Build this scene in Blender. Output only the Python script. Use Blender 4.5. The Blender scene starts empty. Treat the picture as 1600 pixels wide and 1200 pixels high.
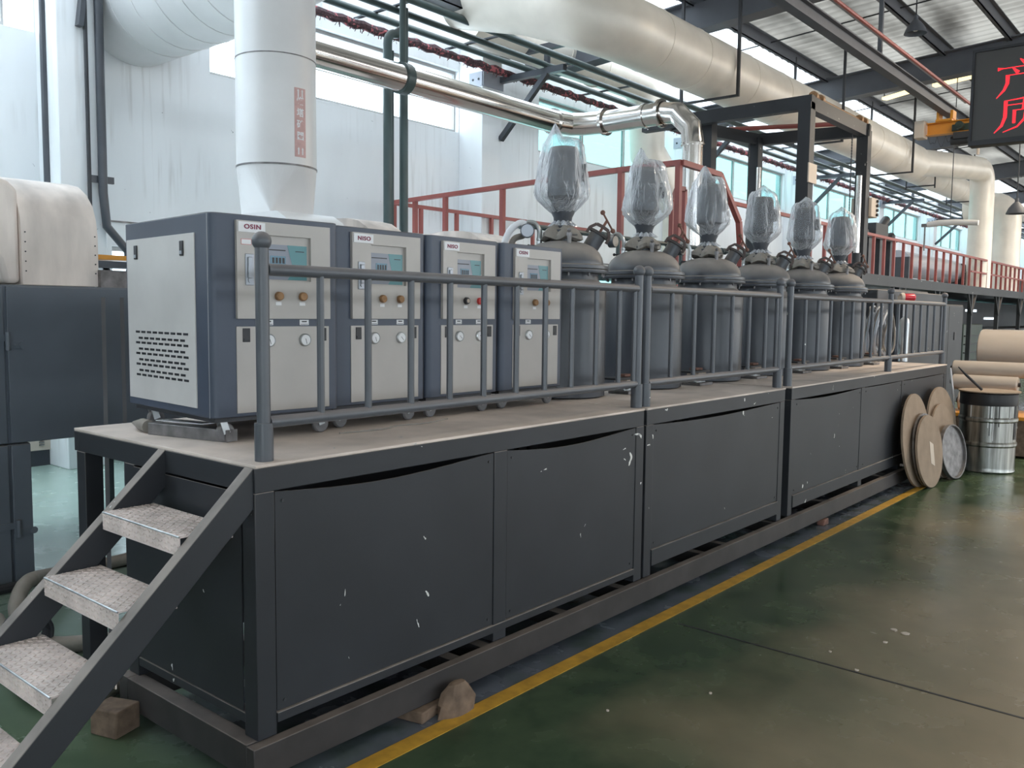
import bpy, bmesh, math, random
from mathutils import Vector, Matrix
random.seed(7)
PI = math.pi
SC = bpy.context.scene
COL = SC.collection

# ------------------------------------------------------------------ camera
cam_d = bpy.data.cameras.new('camera'); cam = bpy.data.objects.new('camera', cam_d); COL.objects.link(cam)
cam_d.sensor_width = 36.0; cam_d.lens = 36.0*1368.0/1600.0; cam_d.clip_start = 0.05; cam_d.clip_end = 400
rx = Vector((1951-800, 100, -1368)).normalized()
ry = Vector((-838-800, 131, -1368)); ry = (ry - rx*rx.dot(ry)).normalized()
rz = rx.cross(ry)
cam.matrix_world = Matrix.Translation((0, 0, 1.7)) @ Matrix((rx, ry, rz)).to_4x4()
SC.camera = cam

# ------------------------------------------------------------------ sky, sun, exposure
w = bpy.data.worlds.new('sky'); SC.world = w; w.use_nodes = True
bg = w.node_tree.nodes['Background']
bg.inputs['Color'].default_value = (0.80, 0.91, 1.0, 1); bg.inputs['Strength'].default_value = 4.2
SC.view_settings.view_transform = 'Standard'; SC.view_settings.look = 'None'
SC.view_settings.exposure = 0.42; SC.view_settings.gamma = 1.0
SC.view_settings.use_curve_mapping = False
SC.cycles.max_bounces = 8; SC.cycles.diffuse_bounces = 5; SC.cycles.transparent_max_bounces = 16
SC.cycles.sample_clamp_indirect = 6.0
SC.cycles.use_denoising = True

# added fill lights, all out of view
def area(name, loc, rot, sx, sy, power, color):
    l = bpy.data.lights.new(name, 'AREA'); l.shape = 'RECTANGLE'; l.size = sx; l.size_y = sy
    l.energy = power; l.color = color
    o = bpy.data.objects.new(name, l); COL.objects.link(o); o.location = loc; o.rotation_euler = rot
    return o

area('warm_fill_band', (40, -14.7, 5.4), (math.radians(90), 0, 0), 50, 1.7, 900, (1.0, 0.86, 0.70))  # warm fill added by the right wall for duct and far end
for i, (lx, ly) in enumerate(((12, 1.0), (18, 1.5), (25, 1.5), (32, 1.5))):
    area('warm_hall_fill', (lx, ly, 5.7), (0, 0, 0), 0.5, 0.5, 160, (1.0, 0.85, 0.66))  # unseen warm lamps, added to brighten the floor and silver duct
# ------------------------------------------------------------------ materials
def mat(name, col, rough=0.5, metal=0.0, var=0.12, vscale=3.0, dust=0.0, dustcol=(0.42, 0.36, 0.30), bump=0.0, bscale=40.0,
        spec=0.5, chips=0.0, chipcol=(0.75, 0.75, 0.72), emis=None, estr=0.0, alpha=None, streak=0.0):
    m = bpy.data.materials.new(name); m.use_nodes = True
    nt = m.node_tree; N = nt.nodes; L = nt.links
    b = N['Principled BSDF']
    b.inputs['Roughness'].default_value = rough; b.inputs['Metallic'].default_value = metal
    b.inputs['Specular IOR Level'].default_value = spec
    tc = N.new('ShaderNodeTexCoord')
    geo = N.new('ShaderNodeNewGeometry')
    nz = N.new('ShaderNodeTexNoise'); nz.inputs['Scale'].default_value = vscale; nz.inputs['Detail'].default_value = 5
    L.new(geo.outputs['Position'], nz.inputs['Vector'])
    if streak:
        mp = N.new('ShaderNodeMapping'); mp.inputs['Scale'].default_value = (1, 1, streak)
        L.new(geo.outputs['Position'], mp.inputs['Vector']); L.new(mp.outputs['Vector'], nz.inputs['Vector'])
    mr = N.new('ShaderNodeMapRange'); mr.inputs['From Min'].default_value = 0.3; mr.inputs['From Max'].default_value = 0.7
    mr.inputs['To Min'].default_value = 1-var; mr.inputs['To Max'].default_value = 1+var
    L.new(nz.outputs['Fac'], mr.inputs['Value'])
    mul = N.new('ShaderNodeVectorMath'); mul.operation = 'SCALE'; mul.inputs[0].default_value = col[:3]
    L.new(mr.outputs['Result'], mul.inputs['Scale'])
    cur = mul.outputs['Vector']
    if dust > 0:
        sep = N.new('ShaderNodeSeparateXYZ'); L.new(geo.outputs['Normal'], sep.inputs['Vector'])
        r = N.new('ShaderNodeMapRange'); r.inputs['From Min'].default_value = 0.12; r.inputs['From Max'].default_value = 0.75
        r.inputs['To Min'].default_value = 0; r.inputs['To Max'].default_value = dust
        L.new(sep.outputs['Z'], r.inputs['Value'])
        n2 = N.new('ShaderNodeTexNoise'); n2.inputs['Scale'].default_value = 6; n2.inputs['Detail'].default_value = 6
        L.new(geo.outputs['Position'], n2.inputs['Vector'])
        r2 = N.new('ShaderNodeMapRange'); r2.inputs['From Min'].default_value = 0.3; r2.inputs['From Max'].default_value = 0.6
        r2.inputs['To Min'].default_value = 0.55; r2.inputs['To Max'].default_value = 1
        L.new(n2.outputs['Fac'], r2.inputs['Value'])
        mm = N.new('ShaderNodeMath'); mm.operation = 'MULTIPLY'; L.new(r.outputs['Result'], mm.inputs[0]); L.new(r2.outputs['Result'], mm.inputs[1])
        mx = N.new('ShaderNodeMix'); mx.data_type = 'RGBA'
        L.new(mm.outputs[0], mx.inputs['Factor']); L.new(cur, mx.inputs['A']); mx.inputs['B'].default_value = (*dustcol, 1)
        cur = mx.outputs['Result']
        rr = N.new('ShaderNodeMapRange'); rr.inputs['To Min'].default_value = rough; rr.inputs['To Max'].default_value = 0.85
        L.new(mm.outputs[0], rr.inputs['Value']); L.new(rr.outputs['Result'], b.inputs['Roughness'])
    if chips > 0:
        v = N.new('ShaderNodeTexNoise'); v.inputs['Scale'].default_value = 9; v.inputs['Detail'].default_value = 4; v.inputs['Distortion'].default_value = 1.5
        L.new(geo.outputs['Position'], v.inputs['Vector'])
        g = N.new('ShaderNodeMath'); g.operation = 'GREATER_THAN'; g.inputs[1].default_value = 1-chips
        L.new(v.outputs['Fac'], g.inputs[0])
        mx = N.new('ShaderNodeMix'); mx.data_type = 'RGBA'
        L.new(g.outputs[0], mx.inputs['Factor']); L.new(cur, mx.inputs['A']); mx.inputs['B'].default_value = (*chipcol, 1)
        cur = mx.outputs['Result']
    L.new(cur, b.inputs['Base Color'])
    if bump > 0:
        n3 = N.new('ShaderNodeTexNoise'); n3.inputs['Scale'].default_value = bscale; n3.inputs['Detail'].default_value = 4
        L.new(geo.outputs['Position'], n3.inputs['Vector'])
        bp = N.new('ShaderNodeBump'); bp.inputs['Strength'].default_value = bump; bp.inputs['Distance'].default_value = 0.01
        L.new(n3.outputs['Fac'], bp.inputs['Height']); L.new(bp.outputs['Normal'], b.inputs['Normal'])
    if emis:
        b.inputs['Emission Color'].default_value = (*emis, 1); b.inputs['Emission Strength'].default_value = estr
    return m

DUST = (0.46, 0.40, 0.36)
M = {}
M['steel_paint'] = mat('grey_enamel', (0.031, 0.033, 0.038), 0.45, spec=0.3, dust=0.75, dustcol=DUST, chips=0.265, var=0.14, vscale=2)
M['machine'] = mat('machine_grey_enamel', (0.12, 0.14, 0.17), 0.35, dust=0.3, var=0.08)
M['skid'] = mat('rusty_grey_steel', (0.036, 0.032, 0.032), 0.55, dust=0.6, dustcol=(0.27, 0.22, 0.19), var=0.3, vscale=6)
M['deck'] = mat('dusty_deck_plate', (0.66, 0.56, 0.50), 0.8, var=0.22, vscale=3, bump=0.15, bscale=60, chips=0.27, chipcol=(0.55, 0.5, 0.48))
M['tread'] = mat('checker_plate', (0.70, 0.60, 0.56), 0.42, var=0.2, vscale=9)
M['rail'] = mat('rail_grey_enamel', (0.088, 0.094, 0.108), 0.33, dust=0.45, dustcol=(0.33, 0.28, 0.26), chips=0.25)
M['tank'] = mat('tank_grey_enamel', (0.060, 0.065, 0.077), 0.32, dust=0.9, dustcol=(0.36, 0.315, 0.28), var=0.12, vscale=4)
M['navy'] = mat('dark_slate_enamel', (0.058, 0.072, 0.105), 0.42, dust=0.3, var=0.1)
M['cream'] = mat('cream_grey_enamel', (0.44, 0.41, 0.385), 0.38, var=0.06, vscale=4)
M['cream_lit'] = mat('cream_grey_enamel_lit', (0.60, 0.575, 0.56), 0.38, var=0.06, vscale=4)  # cream enamel lightened for the stronger light on the side door
M['white'] = mat('white_plastic', (0.75, 0.75, 0.77), 0.5, var=0.03)
M['black'] = mat('black_plastic', (0.02, 0.02, 0.024), 0.45, var=0.1)
M['dark'] = mat('dark_metal', (0.03, 0.031, 0.036), 0.5, var=0.2)
M['chrome'] = mat('bright_stainless', (0.72, 0.69, 0.66), 0.17, 1.0, var=0.05, bump=0.03, bscale=8)
M['galv'] = mat('galvanised_steel', (0.55, 0.57, 0.58), 0.32, 0.85, var=0.3, vscale=14, streak=0.15)
M['drum'] = mat('ink_stained_galvanised', (0.30, 0.30, 0.28), 0.3, 0.85, var=0.75, vscale=16, streak=0.08)
M['insul'] = mat('insulation_jacket', (0.86, 0.79, 0.70), 0.40, 0.15, var=0.08, vscale=2, bump=0.25, bscale=4)
M['duct'] = mat('white_duct_sheet', (0.72, 0.71, 0.71), 0.42, 0.1, var=0.06, vscale=2, bump=0.1, bscale=3)
M['hood'] = mat('dirty_beige_hood', (0.77, 0.69, 0.64), 0.6, var=0.24, vscale=5, streak=0.25)
M['red'] = mat('oxide_red_paint', (0.30, 0.075, 0.065), 0.45, dust=0.3, var=0.15)
M['green'] = mat('green_pipe_paint', (0.052, 0.078, 0.078), 0.4, dust=0.3, var=0.15)
M['roofsteel'] = mat('roof_steel_grey', (0.10, 0.105, 0.12), 0.6, var=0.1)
M['brass'] = mat('aged_brass', (0.30, 0.17, 0.085), 0.45, 0.5, var=0.2, vscale=30)
M['rust'] = mat('rusty_iron', (0.20, 0.10, 0.075), 0.7, 0.2, var=0.35, vscale=20)
M['teal'] = mat('teal_display', (0.075, 0.235, 0.26), 0.3, var=0.05)
M['lgrey'] = mat('pale_grey_film', (0.42, 0.44, 0.50), 0.35, var=0.05)
M['film_disp'] = mat('grey_display_film', (0.22, 0.24, 0.29), 0.3, var=0.04)
M['lcd'] = mat('lcd_blue_grey', (0.11, 0.22, 0.30), 0.25, var=0.05)
M['silver'] = mat('satin_aluminium', (0.36, 0.38, 0.42), 0.4, 0.5, var=0.08)
M['redink'] = mat('dark_red_ink', (0.22, 0.03, 0.07), 0.5, var=0.05)
M['redbtn'] = mat('red_button', (0.6, 0.05, 0.05), 0.4, var=0.05)
M['clampdark'] = mat('dark_rusty_clamp', (0.075, 0.05, 0.045), 0.6, dust=0.4, var=0.3)
M['wood'] = mat('rough_wood', (0.17, 0.115, 0.08), 0.85, var=0.35, vscale=18, bump=0.4)
M['fibre'] = mat('brown_fibreboard', (0.30, 0.225, 0.165), 0.8, var=0.12, vscale=8)
M['rubber'] = mat('dusty_grey_hose', (0.22, 0.20, 0.18), 0.7, dust=0.5, var=0.15, vscale=20)
M['wheel'] = mat('grey_rubber_wheel', (0.16, 0.155, 0.16), 0.6, dust=0.3)
M['yellow'] = mat('floor_yellow_paint', (0.55, 0.30, 0.035), 0.38, var=0.22, vscale=14)
M['orange'] = mat('crane_orange_paint', (0.72, 0.30, 0.03), 0.4, var=0.1)
M['beige_roll'] = mat('glossy_beige_film_roll', (0.50, 0.43, 0.37), 0.09, var=0.03, spec=0.7)
M['wallp'] = mat('white_wall_paint', (0.80, 0.815, 0.83), 0.85, var=0.07, vscale=1.2, streak=0.25, chips=0.245, chipcol=(0.4, 0.41, 0.42))
def wall_dirt():
    m = M['wallp']; nt = m.node_tree; N = nt.nodes; L = nt.links; b = N['Principled BSDF']; src = b.inputs['Base Color'].links[0].from_socket
    g = N.new('ShaderNodeNewGeometry'); mp = N.new('ShaderNodeMapping'); mp.inputs['Scale'].default_value = (9, 9, 0.5); L.new(g.outputs['Position'], mp.inputs['Vector'])
    n = N.new('ShaderNodeTexNoise'); n.inputs['Scale'].default_value = 1.4; n.inputs['Detail'].default_value = 6; L.new(mp.outputs['Vector'], n.inputs['Vector'])
    n2 = N.new('ShaderNodeTexNoise'); n2.inputs['Scale'].default_value = 0.7; n2.inputs['Detail'].default_value = 3; L.new(g.outputs['Position'], n2.inputs['Vector'])
    a = N.new('ShaderNodeMapRange'); a.inputs['From Min'].default_value = 0.52; a.inputs['From Max'].default_value = 0.72; a.inputs['To Max'].default_value = 0.5; L.new(n.outputs['Fac'], a.inputs['Value'])
    c = N.new('ShaderNodeMapRange'); c.inputs['From Min'].default_value = 0.48; c.inputs['From Max'].default_value = 0.6; L.new(n2.outputs['Fac'], c.inputs['Value'])
    mm = N.new('ShaderNodeMath'); mm.operation = 'MULTIPLY'; L.new(a.outputs['Result'], mm.inputs[0]); L.new(c.outputs['Result'], mm.inputs[1])
    x = N.new('ShaderNodeMix'); x.data_type = 'RGBA'; L.new(mm.outputs[0], x.inputs['Factor']); L.new(src, x.inputs['A']); x.inputs['B'].default_value = (0.46, 0.44, 0.42, 1)
    L.new(x.outputs['Result'], b.inputs['Base Color'])
wall_dirt()
M['skirt'] = mat('dark_skirting_paint', (0.05, 0.055, 0.07), 0.5)
M['ledred'] = mat('red_led_dots', (0.4, 0.0, 0.01), 0.5, emis=(1.0, 0.02, 0.03), estr=1.3)
M['tube'] = mat('warm_tube_light', (0.9, 0.8, 0.5), 0.5, emis=(1.0, 0.83, 0.45), estr=1.1)
M['tubew'] = mat('cool_tube_light', (0.9, 0.95, 1.0), 0.5, emis=(0.8, 0.92, 1.0), estr=1.3)
M['beacon'] = mat('red_beacon_lens', (0.55, 0.03, 0.05), 0.2, var=0.02)
M['label_red'] = mat('faded_red_label', (0.60, 0.38, 0.36), 0.6, var=0.1, vscale=20)
M['paper'] = mat('cream_paper', (0.62, 0.53, 0.45), 0.8, var=0.05)
M['greenery'] = mat('machine_green', (0.035, 0.055, 0.045), 0.5)
M['frame_al'] = mat('window_frame_grey', (0.42, 0.41, 0.40), 0.5)
M['tarnish'] = mat('tarnished_zinc', (0.19, 0.18, 0.18), 0.45, 0.5, var=0.4, vscale=14)

def glass_mat(name, tint):
    m = bpy.data.materials.new(name); m.use_nodes = True; nt = m.node_tree; N = nt.nodes; L = nt.links
    N.remove(N['Principled BSDF']); out = N['Material Output']
    t = N.new('ShaderNodeBsdfTransparent'); t.inputs['Color'].default_value = (*tint, 1)
    g = N.new('ShaderNodeBsdfGlossy'); g.inputs['Roughness'].default_value = 0.03
    mx = N.new('ShaderNodeMixShader'); mx.inputs[0].default_value = 0.06; L.new(t.outputs[0], mx.inputs[1]); L.new(g.outputs[0], mx.inputs[2])
    L.new(mx.outputs[0], out.inputs['Surface']); return m
M['glass'] = glass_mat('clear_window_glass', (0.93, 0.97, 0.98))
M['glass_tint'] = glass_mat('aqua_window_glass', (0.43, 0.59, 0.57))

def film_mat():
    m = bpy.data.materials.new('clear_plastic_film'); m.use_nodes = True; nt = m.node_tree; N = nt.nodes; L = nt.links
    out = N['Material Output']; b = N['Principled BSDF']
    b.inputs['Base Color'].default_value = (0.88, 0.89, 0.93, 1); b.inputs['Roughness'].default_value = 0.13
    b.inputs['Specular IOR Level'].default_value = 1.0
    tc = N.new('ShaderNodeNewGeometry')
    mp = N.new('ShaderNodeMapping'); mp.inputs['Scale'].default_value = (1, 1, 0.28); L.new(tc.outputs['Position'], mp.inputs['Vector'])
    nz = N.new('ShaderNodeTexNoise'); nz.inputs['Scale'].default_value = 15; nz.inputs['Detail'].default_value = 3; nz.inputs['Distortion'].default_value = 0.8
    L.new(mp.outputs['Vector'], nz.inputs['Vector'])
    bp = N.new('ShaderNodeBump'); bp.inputs['Strength'].default_value = 0.9; bp.inputs['Distance'].default_value = 0.035
    L.new(nz.outputs['Fac'], bp.inputs['Height']); L.new(bp.outputs['Normal'], b.inputs['Normal'])
    t = N.new('ShaderNodeBsdfTransparent'); t.inputs['Color'].default_value = (0.86, 0.88, 0.9, 1)
    lw = N.new('ShaderNodeLayerWeight'); lw.inputs['Blend'].default_value = 0.45; L.new(bp.outputs['Normal'], lw.inputs['Normal'])
    mr = N.new('ShaderNodeMapRange'); mr.inputs['To Min'].default_value = 0.12; mr.inputs['To Max'].default_value = 0.95
    L.new(lw.outputs['Facing'], mr.inputs['Value'])
    mx = N.new('ShaderNodeMixShader'); L.new(mr.outputs['Result'], mx.inputs[0]); L.new(t.outputs[0], mx.inputs[1]); L.new(b.outputs[0], mx.inputs[2])
    L.new(mx.outputs[0], out.inputs['Surface']); return m
M['film'] = film_mat()

def floor_mat():
    m = bpy.data.materials.new('green_epoxy_floor'); m.use_nodes = True; nt = m.node_tree; N = nt.nodes; L = nt.links
    b = N['Principled BSDF']; g = N.new('ShaderNodeNewGeometry')
    def noise(s, d=5, dist=0.0):
        n = N.new('ShaderNodeTexNoise'); n.inputs['Scale'].default_value = s; n.inputs['Detail'].default_value = d; n.inputs['Distortion'].default_value = dist
        L.new(g.outputs['Position'], n.inputs['Vector']); return n
    def mr(src, a, b_, c, d):
        r = N.new('ShaderNodeMapRange'); L.new(src, r.inputs['Value'])
        for k, v in zip(('From Min', 'From Max', 'To Min', 'To Max'), (a, b_, c, d)): r.inputs[k].default_value = v
        return r.outputs['Result']
    def mixc(f, a, bcol):
        x = N.new('ShaderNodeMix'); x.data_type = 'RGBA'
        L.new(f, x.inputs['Factor'])
        if isinstance(a, tuple): x.inputs['A'].default_value = (*a, 1)
        else: L.new(a, x.inputs['A'])
        if isinstance(bcol, tuple): x.inputs['B'].default_value = (*bcol, 1)
        else: L.new(bcol, x.inputs['B'])
        return x.outputs['Result']
    n1 = noise(0.9, 8, 0.3); n2 = noise(4, 8, 0.2); n3 = noise(28, 3)
    base = mixc(mr(n2.outputs['Fac'], 0.35, 0.65, 0, 1), (0.030, 0.058, 0.030), (0.065, 0.10, 0.052))
    # the forklift aisle (towards -Y) is worn to brown-grey, its reflections painted in too; the strip by the platform to slate grey
    sp = N.new('ShaderNodeSeparateXYZ'); L.new(g.outputs['Position'], sp.inputs['Vector'])
    ad = N.new('ShaderNodeMath'); ad.operation = 'MULTIPLY_ADD'; L.new(n1.outputs['Fac'], ad.inputs[0]); ad.inputs[1].default_value = 2.2; L.new(sp.outputs['Y'], ad.inputs[2])
    aisle = mr(ad.outputs[0], 1.9, 3.1, 1, 0)
    base = mixc(aisle, base, (0.30, 0.24, 0.155))
    # strip Y 2.46..2.9
    a1 = mr(sp.outputs['Y'], 2.44, 2.47, 0, 1); a2 = mr(sp.outputs['Y'], 3.3, 3.6, 1, 0)
    mm = N.new('ShaderNodeMath'); mm.operation = 'MULTIPLY'; L.new(a1, mm.inputs[0]); L.new(a2, mm.inputs[1])
    xg = mr(sp.outputs['X'], 1.55, 1.9, 0, 1)
    mm2 = N.new('ShaderNodeMath'); mm2.operation = 'MULTIPLY'; L.new(mm.outputs[0], mm2.inputs[0]); L.new(xg, mm2.inputs[1])
    m3 = N.new('ShaderNodeMath'); m3.operation = 'MULTIPLY'; L.new(mm2.outputs[0], m3.inputs[0]); L.new(mr(n2.outputs['Fac'], 0.3, 0.55, 0.3, 1), m3.inputs[1])
    base = mixc(m3.outputs[0], base, (0.12, 0.135, 0.165))
    # window reflections behind the platform, painted in as a lighter green
    inn = mr(sp.outputs['Y'], 3.3, 6.0, 0, 1)
    base = mixc(inn, base, (0.32, 0.42, 0.37))
    lf = mr(sp.outputs['X'], 2.2, 1.3, 0, 0.55)  # bright reflections at the stair end, painted in as paler green
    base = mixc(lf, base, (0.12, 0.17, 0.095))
    sp3 = mr(n3.outputs['Fac'], 0.76, 0.78, 0, 0.6)
    base = mixc(sp3, base, (0.28, 0.26, 0.22))
    L.new(base, b.inputs['Base Color'])
    L.new(mr(n2.outputs['Fac'], 0.3, 0.7, 0.20, 0.30), b.inputs['Roughness'])
    b.inputs['Specular IOR Level'].default_value = 0.45
    bp = N.new('ShaderNodeBump'); bp.inputs['Strength'].default_value = 0.05; L.new(n2.outputs['Fac'], bp.inputs['Height']); L.new(bp.outputs['Normal'], b.inputs['Normal'])
    return m
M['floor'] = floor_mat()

def roof_mat():
    m = bpy.data.materials.new('translucent_corrugated_sheet'); m.use_nodes = True; nt = m.node_tree; N = nt.nodes; L = nt.links
    out = N['Material Output']; N.remove(N['Principled BSDF']); g = N.new('ShaderNodeNewGeometry')
    d = N.new('ShaderNodeBsdfDiffuse'); t = N.new('ShaderNodeBsdfTranslucent')
    mp = N.new('ShaderNodeMapping'); mp.inputs['Scale'].default_value = (0.35, 1.6, 1); L.new(g.outputs['Position'], mp.inputs['Vector'])
    n = N.new('ShaderNodeTexNoise'); n.inputs['Scale'].default_value = 0.8; n.inputs['Detail'].default_value = 3; L.new(mp.outputs['Vector'], n.inputs['Vector'])
    cr = N.new('ShaderNodeValToRGB'); cr.color_ramp.elements[0].position = 0.36; cr.color_ramp.elements[0].color = (0.035, 0.033, 0.030, 1)
    cr.color_ramp.elements[1].position = 0.62; cr.color_ramp.elements[1].color = (0.21, 0.19, 0.165, 1); L.new(n.outputs['Fac'], cr.inputs['Fac'])
    wv = N.new('ShaderNodeTexWave'); wv.wave_type = 'BANDS'; wv.bands_direction = 'X'; wv.inputs['Scale'].default_value = 1.25; L.new(g.outputs['Position'], wv.inputs['Vector'])
    wr = N.new('ShaderNodeMapRange'); wr.inputs['To Min'].default_value = 0.72; wr.inputs['To Max'].default_value = 1.08; L.new(wv.outputs['Fac'], wr.inputs['Value'])  # shading of the corrugation ribs, painted into the sheet colour
    vm = N.new('ShaderNodeVectorMath'); vm.operation = 'SCALE'; L.new(cr.outputs['Color'], vm.inputs[0]); L.new(wr.outputs['Result'], vm.inputs['Scale'])
    L.new(vm.outputs['Vector'], t.inputs['Color'])
    d.inputs['Color'].default_value = (0.5, 0.48, 0.45, 1)
    a = N.new('ShaderNodeMixShader'); a.inputs[0].default_value = 0.62
    L.new(d.outputs[0], a.inputs[1]); L.new(t.outputs[0], a.inputs[2]); L.new(a.outputs[0], out.inputs['Surface']); return m
M['roof'] = roof_mat()
def fill_sheet_mat():  # bright sheet for the roof strip added as wall fill
    m = bpy.data.materials.new('white_fill_sheet'); m.use_nodes = True; nt = m.node_tree; N = nt.nodes; L = nt.links
    out = N['Material Output']; N.remove(N['Principled BSDF']); t = N.new('ShaderNodeBsdfTranslucent'); t.inputs['Color'].default_value = (0.9, 0.93, 0.95, 1)
    d = N.new('ShaderNodeBsdfDiffuse'); d.inputs['Color'].default_value = (0.8, 0.82, 0.84, 1)
    a = N.new('ShaderNodeMixShader'); a.inputs[0].default_value = 0.8; L.new(d.outputs[0], a.inputs[1]); L.new(t.outputs[0], a.inputs[2]); L.new(a.outputs[0], out.inputs['Surface']); return m
M['fill_sheet'] = fill_sheet_mat()

def frayed_mat():
    return mat('frayed_red_black_wrap', (0.07, 0.035, 0.04), 0.8, var=0.6, vscale=30, chips=0.42, chipcol=(0.45, 0.12, 0.13))
M['fray'] = frayed_mat()

# ------------------------------------------------------------------ mesh helpers
class MB:
    def __init__(s): s.v = []; s.f = []
    def add(s, vs, fs):
        o = len(s.v); s.v += [Vector(v) for v in vs]; s.f += [tuple(i+o for i in f) for f in fs]; return s
    def box(s, x0, x1, y0, y1, z0, z1):
        return s.add([(x0,y0,z0),(x1,y0,z0),(x1,y1,z0),(x0,y1,z0),(x0,y0,z1),(x1,y0,z1),(x1,y1,z1),(x0,y1,z1)],
                     [(0,3,2,1),(4,5,6,7),(0,1,5,4),(1,2,6,5),(2,3,7,6),(3,0,4,7)])
    def bar(s, p, q, w, h, up=(0,0,1)):
        p = Vector(p); q = Vector(q); d = (q-p).normalized(); u = Vector(up)
        a = d.cross(u)
        if a.length < 1e-4: a = d.cross(Vector((1,0,0)))
        a.normalize(); b = a.cross(d).normalized(); a = a*w/2; b = b*h/2
        vs = [p-a-b, p+a-b, p+a+b, p-a+b, q-a-b, q+a-b, q+a+b, q-a+b]
        return s.add(vs, [(0,3,2,1),(4,5,6,7),(0,1,5,4),(1,2,6,5),(2,3,7,6),(3,0,4,7)])
    def cyl(s, p, q, r0, r1=None, n=16, caps=True):
        if r1 is None: r1 = r0
        p = Vector(p); q = Vector(q); d = (q-p).normalized()
        a = d.cross(Vector((0,0,1)))
        if a.length < 1e-3: a = d.cross(Vector((1,0,0)))
        a.normalize(); b = d.cross(a)
        vs = []; fs = []
        for k in range(n):
            t = 2*PI*k/n; e = a*math.cos(t)+b*math.sin(t)
            vs.append(p+e*r0); vs.append(q+e*r1)
        for k in range(n):
            i = 2*k; j = 2*((k+1) % n); fs.append((i, j, j+1, i+1))
        if caps: fs.append(tuple(2*k for k in range(n))[::-1]); fs.append(tuple(2*k+1 for k in range(n)))
        return s.add(vs, fs)
    def tube(s, pts, r, n=10, caps=True):
        pts = [Vector(p) for p in pts]; vs = []; fs = []; a = None
        for i, p in enumerate(pts):
            d = (pts[min(i+1, len(pts)-1)]-pts[max(i-1, 0)]).normalized()
            if a is None:
                a = d.cross(Vector((0,0,1)))
                if a.length < 1e-3: a = d.cross(Vector((1,0,0)))
            a = (a-d*a.dot(d)).normalized(); b = d.cross(a)
            sc = 1.0
            if 0 < i < len(pts)-1:
                c = (pts[i]-pts[i-1]).normalized().dot((pts[i+1]-pts[i]).normalized()); sc = 1/max(0.5, math.sqrt((1+c)/2))
            rr = r[i] if isinstance(r, (list, tuple)) else r
            bend = None
            for k in range(n):
                t = 2*PI*k/n; vs.append(p+(a*math.cos(t)+b*math.sin(t))*rr)
        for i in range(len(pts)-1):
            for k in range(n):
                j = (k+1) % n; fs.append((i*n+k, i*n+j, (i+1)*n+j, (i+1)*n+k))
        if caps:
            fs.append(tuple(range(n))[::-1]); fs.append(tuple((len(pts)-1)*n+k for k in range(n)))
        return s.add(vs, fs)
    def lathe(s, prof, c=(0,0,0), n=32, axis=None):
        c = Vector(c); vs = []; fs = []
        if axis is None: a = Vector((1,0,0)); b = Vector((0,1,0)); d = Vector((0,0,1))
        else:
            d = Vector(axis).normalized(); a = d.cross(Vector((0,0,1)))
            if a.length < 1e-3: a = Vector((1,0,0))
            a.normalize(); b = d.cross(a)
        for r, z in prof:
            for k in range(n):
                t = 2*PI*k/n; vs.append(c+a*(r*math.cos(t))+b*(r*math.sin(t))+d*z)
        m = len(prof)
        for i in range(m-1):
            for k in range(n):
                j = (k+1) % n; fs.append((i*n+k, i*n+j, (i+1)*n+j, (i+1)*n+k))
        fs.append(tuple(range(n))[::-1]); fs.append(tuple((m-1)*n+k for k in range(n)))
        return s.add(vs, fs)
    def ball(s, c, r, n=16):
        m = n//2
        return s.lathe([(max(1e-4, r*math.sin(PI*i/m)), -r*math.cos(PI*i/m)) for i in range(m+1)], c, n)
    def extr(s, poly, d0, d1, fn):
        """poly: 2d points; fn(u,v,d)->3d; extruded from d0 to d1"""
        n = len(poly); vs = [fn(u, v, d0) for u, v in poly]+[fn(u, v, d1) for u, v in poly]
        fs = [tuple(range(n))[::-1], tuple(n+i for i in range(n))]+[(i, (i+1) % n, n+(i+1) % n, n+i) for i in range(n)]
        return s.add(vs, fs)

def smooth_path(pts, k=6):
    pts = [Vector(p) for p in pts]; out = []
    P = [pts[0]*2-pts[1]]+pts+[pts[-1]*2-pts[-2]]
    for i in range(1, len(P)-2):
        for t in range(k):
            u = t/k; a, b, c, d = P[i-1], P[i], P[i+1], P[i+2]
            out.append(0.5*((2*b)+(-a+c)*u+(2*a-5*b+4*c-d)*u*u+(-a+3*b-3*c+d)*u**3))
    out.append(pts[-1]); return out

def arc(c, r, a0, a1, u, v, k=8):
    c = Vector(c); u = Vector(u); v = Vector(v)
    return [c+u*(r*math.cos(a0+(a1-a0)*i/k))+v*(r*math.sin(a0+(a1-a0)*i/k)) for i in range(k+1)]

def elbow(p, q, t, r, seg=4):
    """rounded corner path p->q->t with corner radius r"""
    p, q, t = Vector(p), Vector(q), Vector(t)
    d1 = (p-q).normalized(); d2 = (t-q).normalized(); a = q+d1*r; b = q+d2*r
    out = []
    for i in range(seg+1):
        u = i/seg; out.append(a*(1-u)**2+q*2*u*(1-u)+b*u*u)
    return out

def raw(name, mb, m, smooth=True, ang=32):
    me = bpy.data.meshes.new(name); me.from_pydata([tuple(v) for v in mb.v], [], mb.f); me.validate()
    bm = bmesh.new(); bm.from_mesh(me); bmesh.ops.recalc_face_normals(bm, faces=bm.faces); bm.to_mesh(me); bm.free()
    if smooth:
        me.polygons.foreach_set('use_smooth', [True]*len(me.polygons)); me.set_sharp_from_angle(angle=math.radians(ang))
    me.materials.append(M[m] if isinstance(m, str) else m)
    return me

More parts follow.
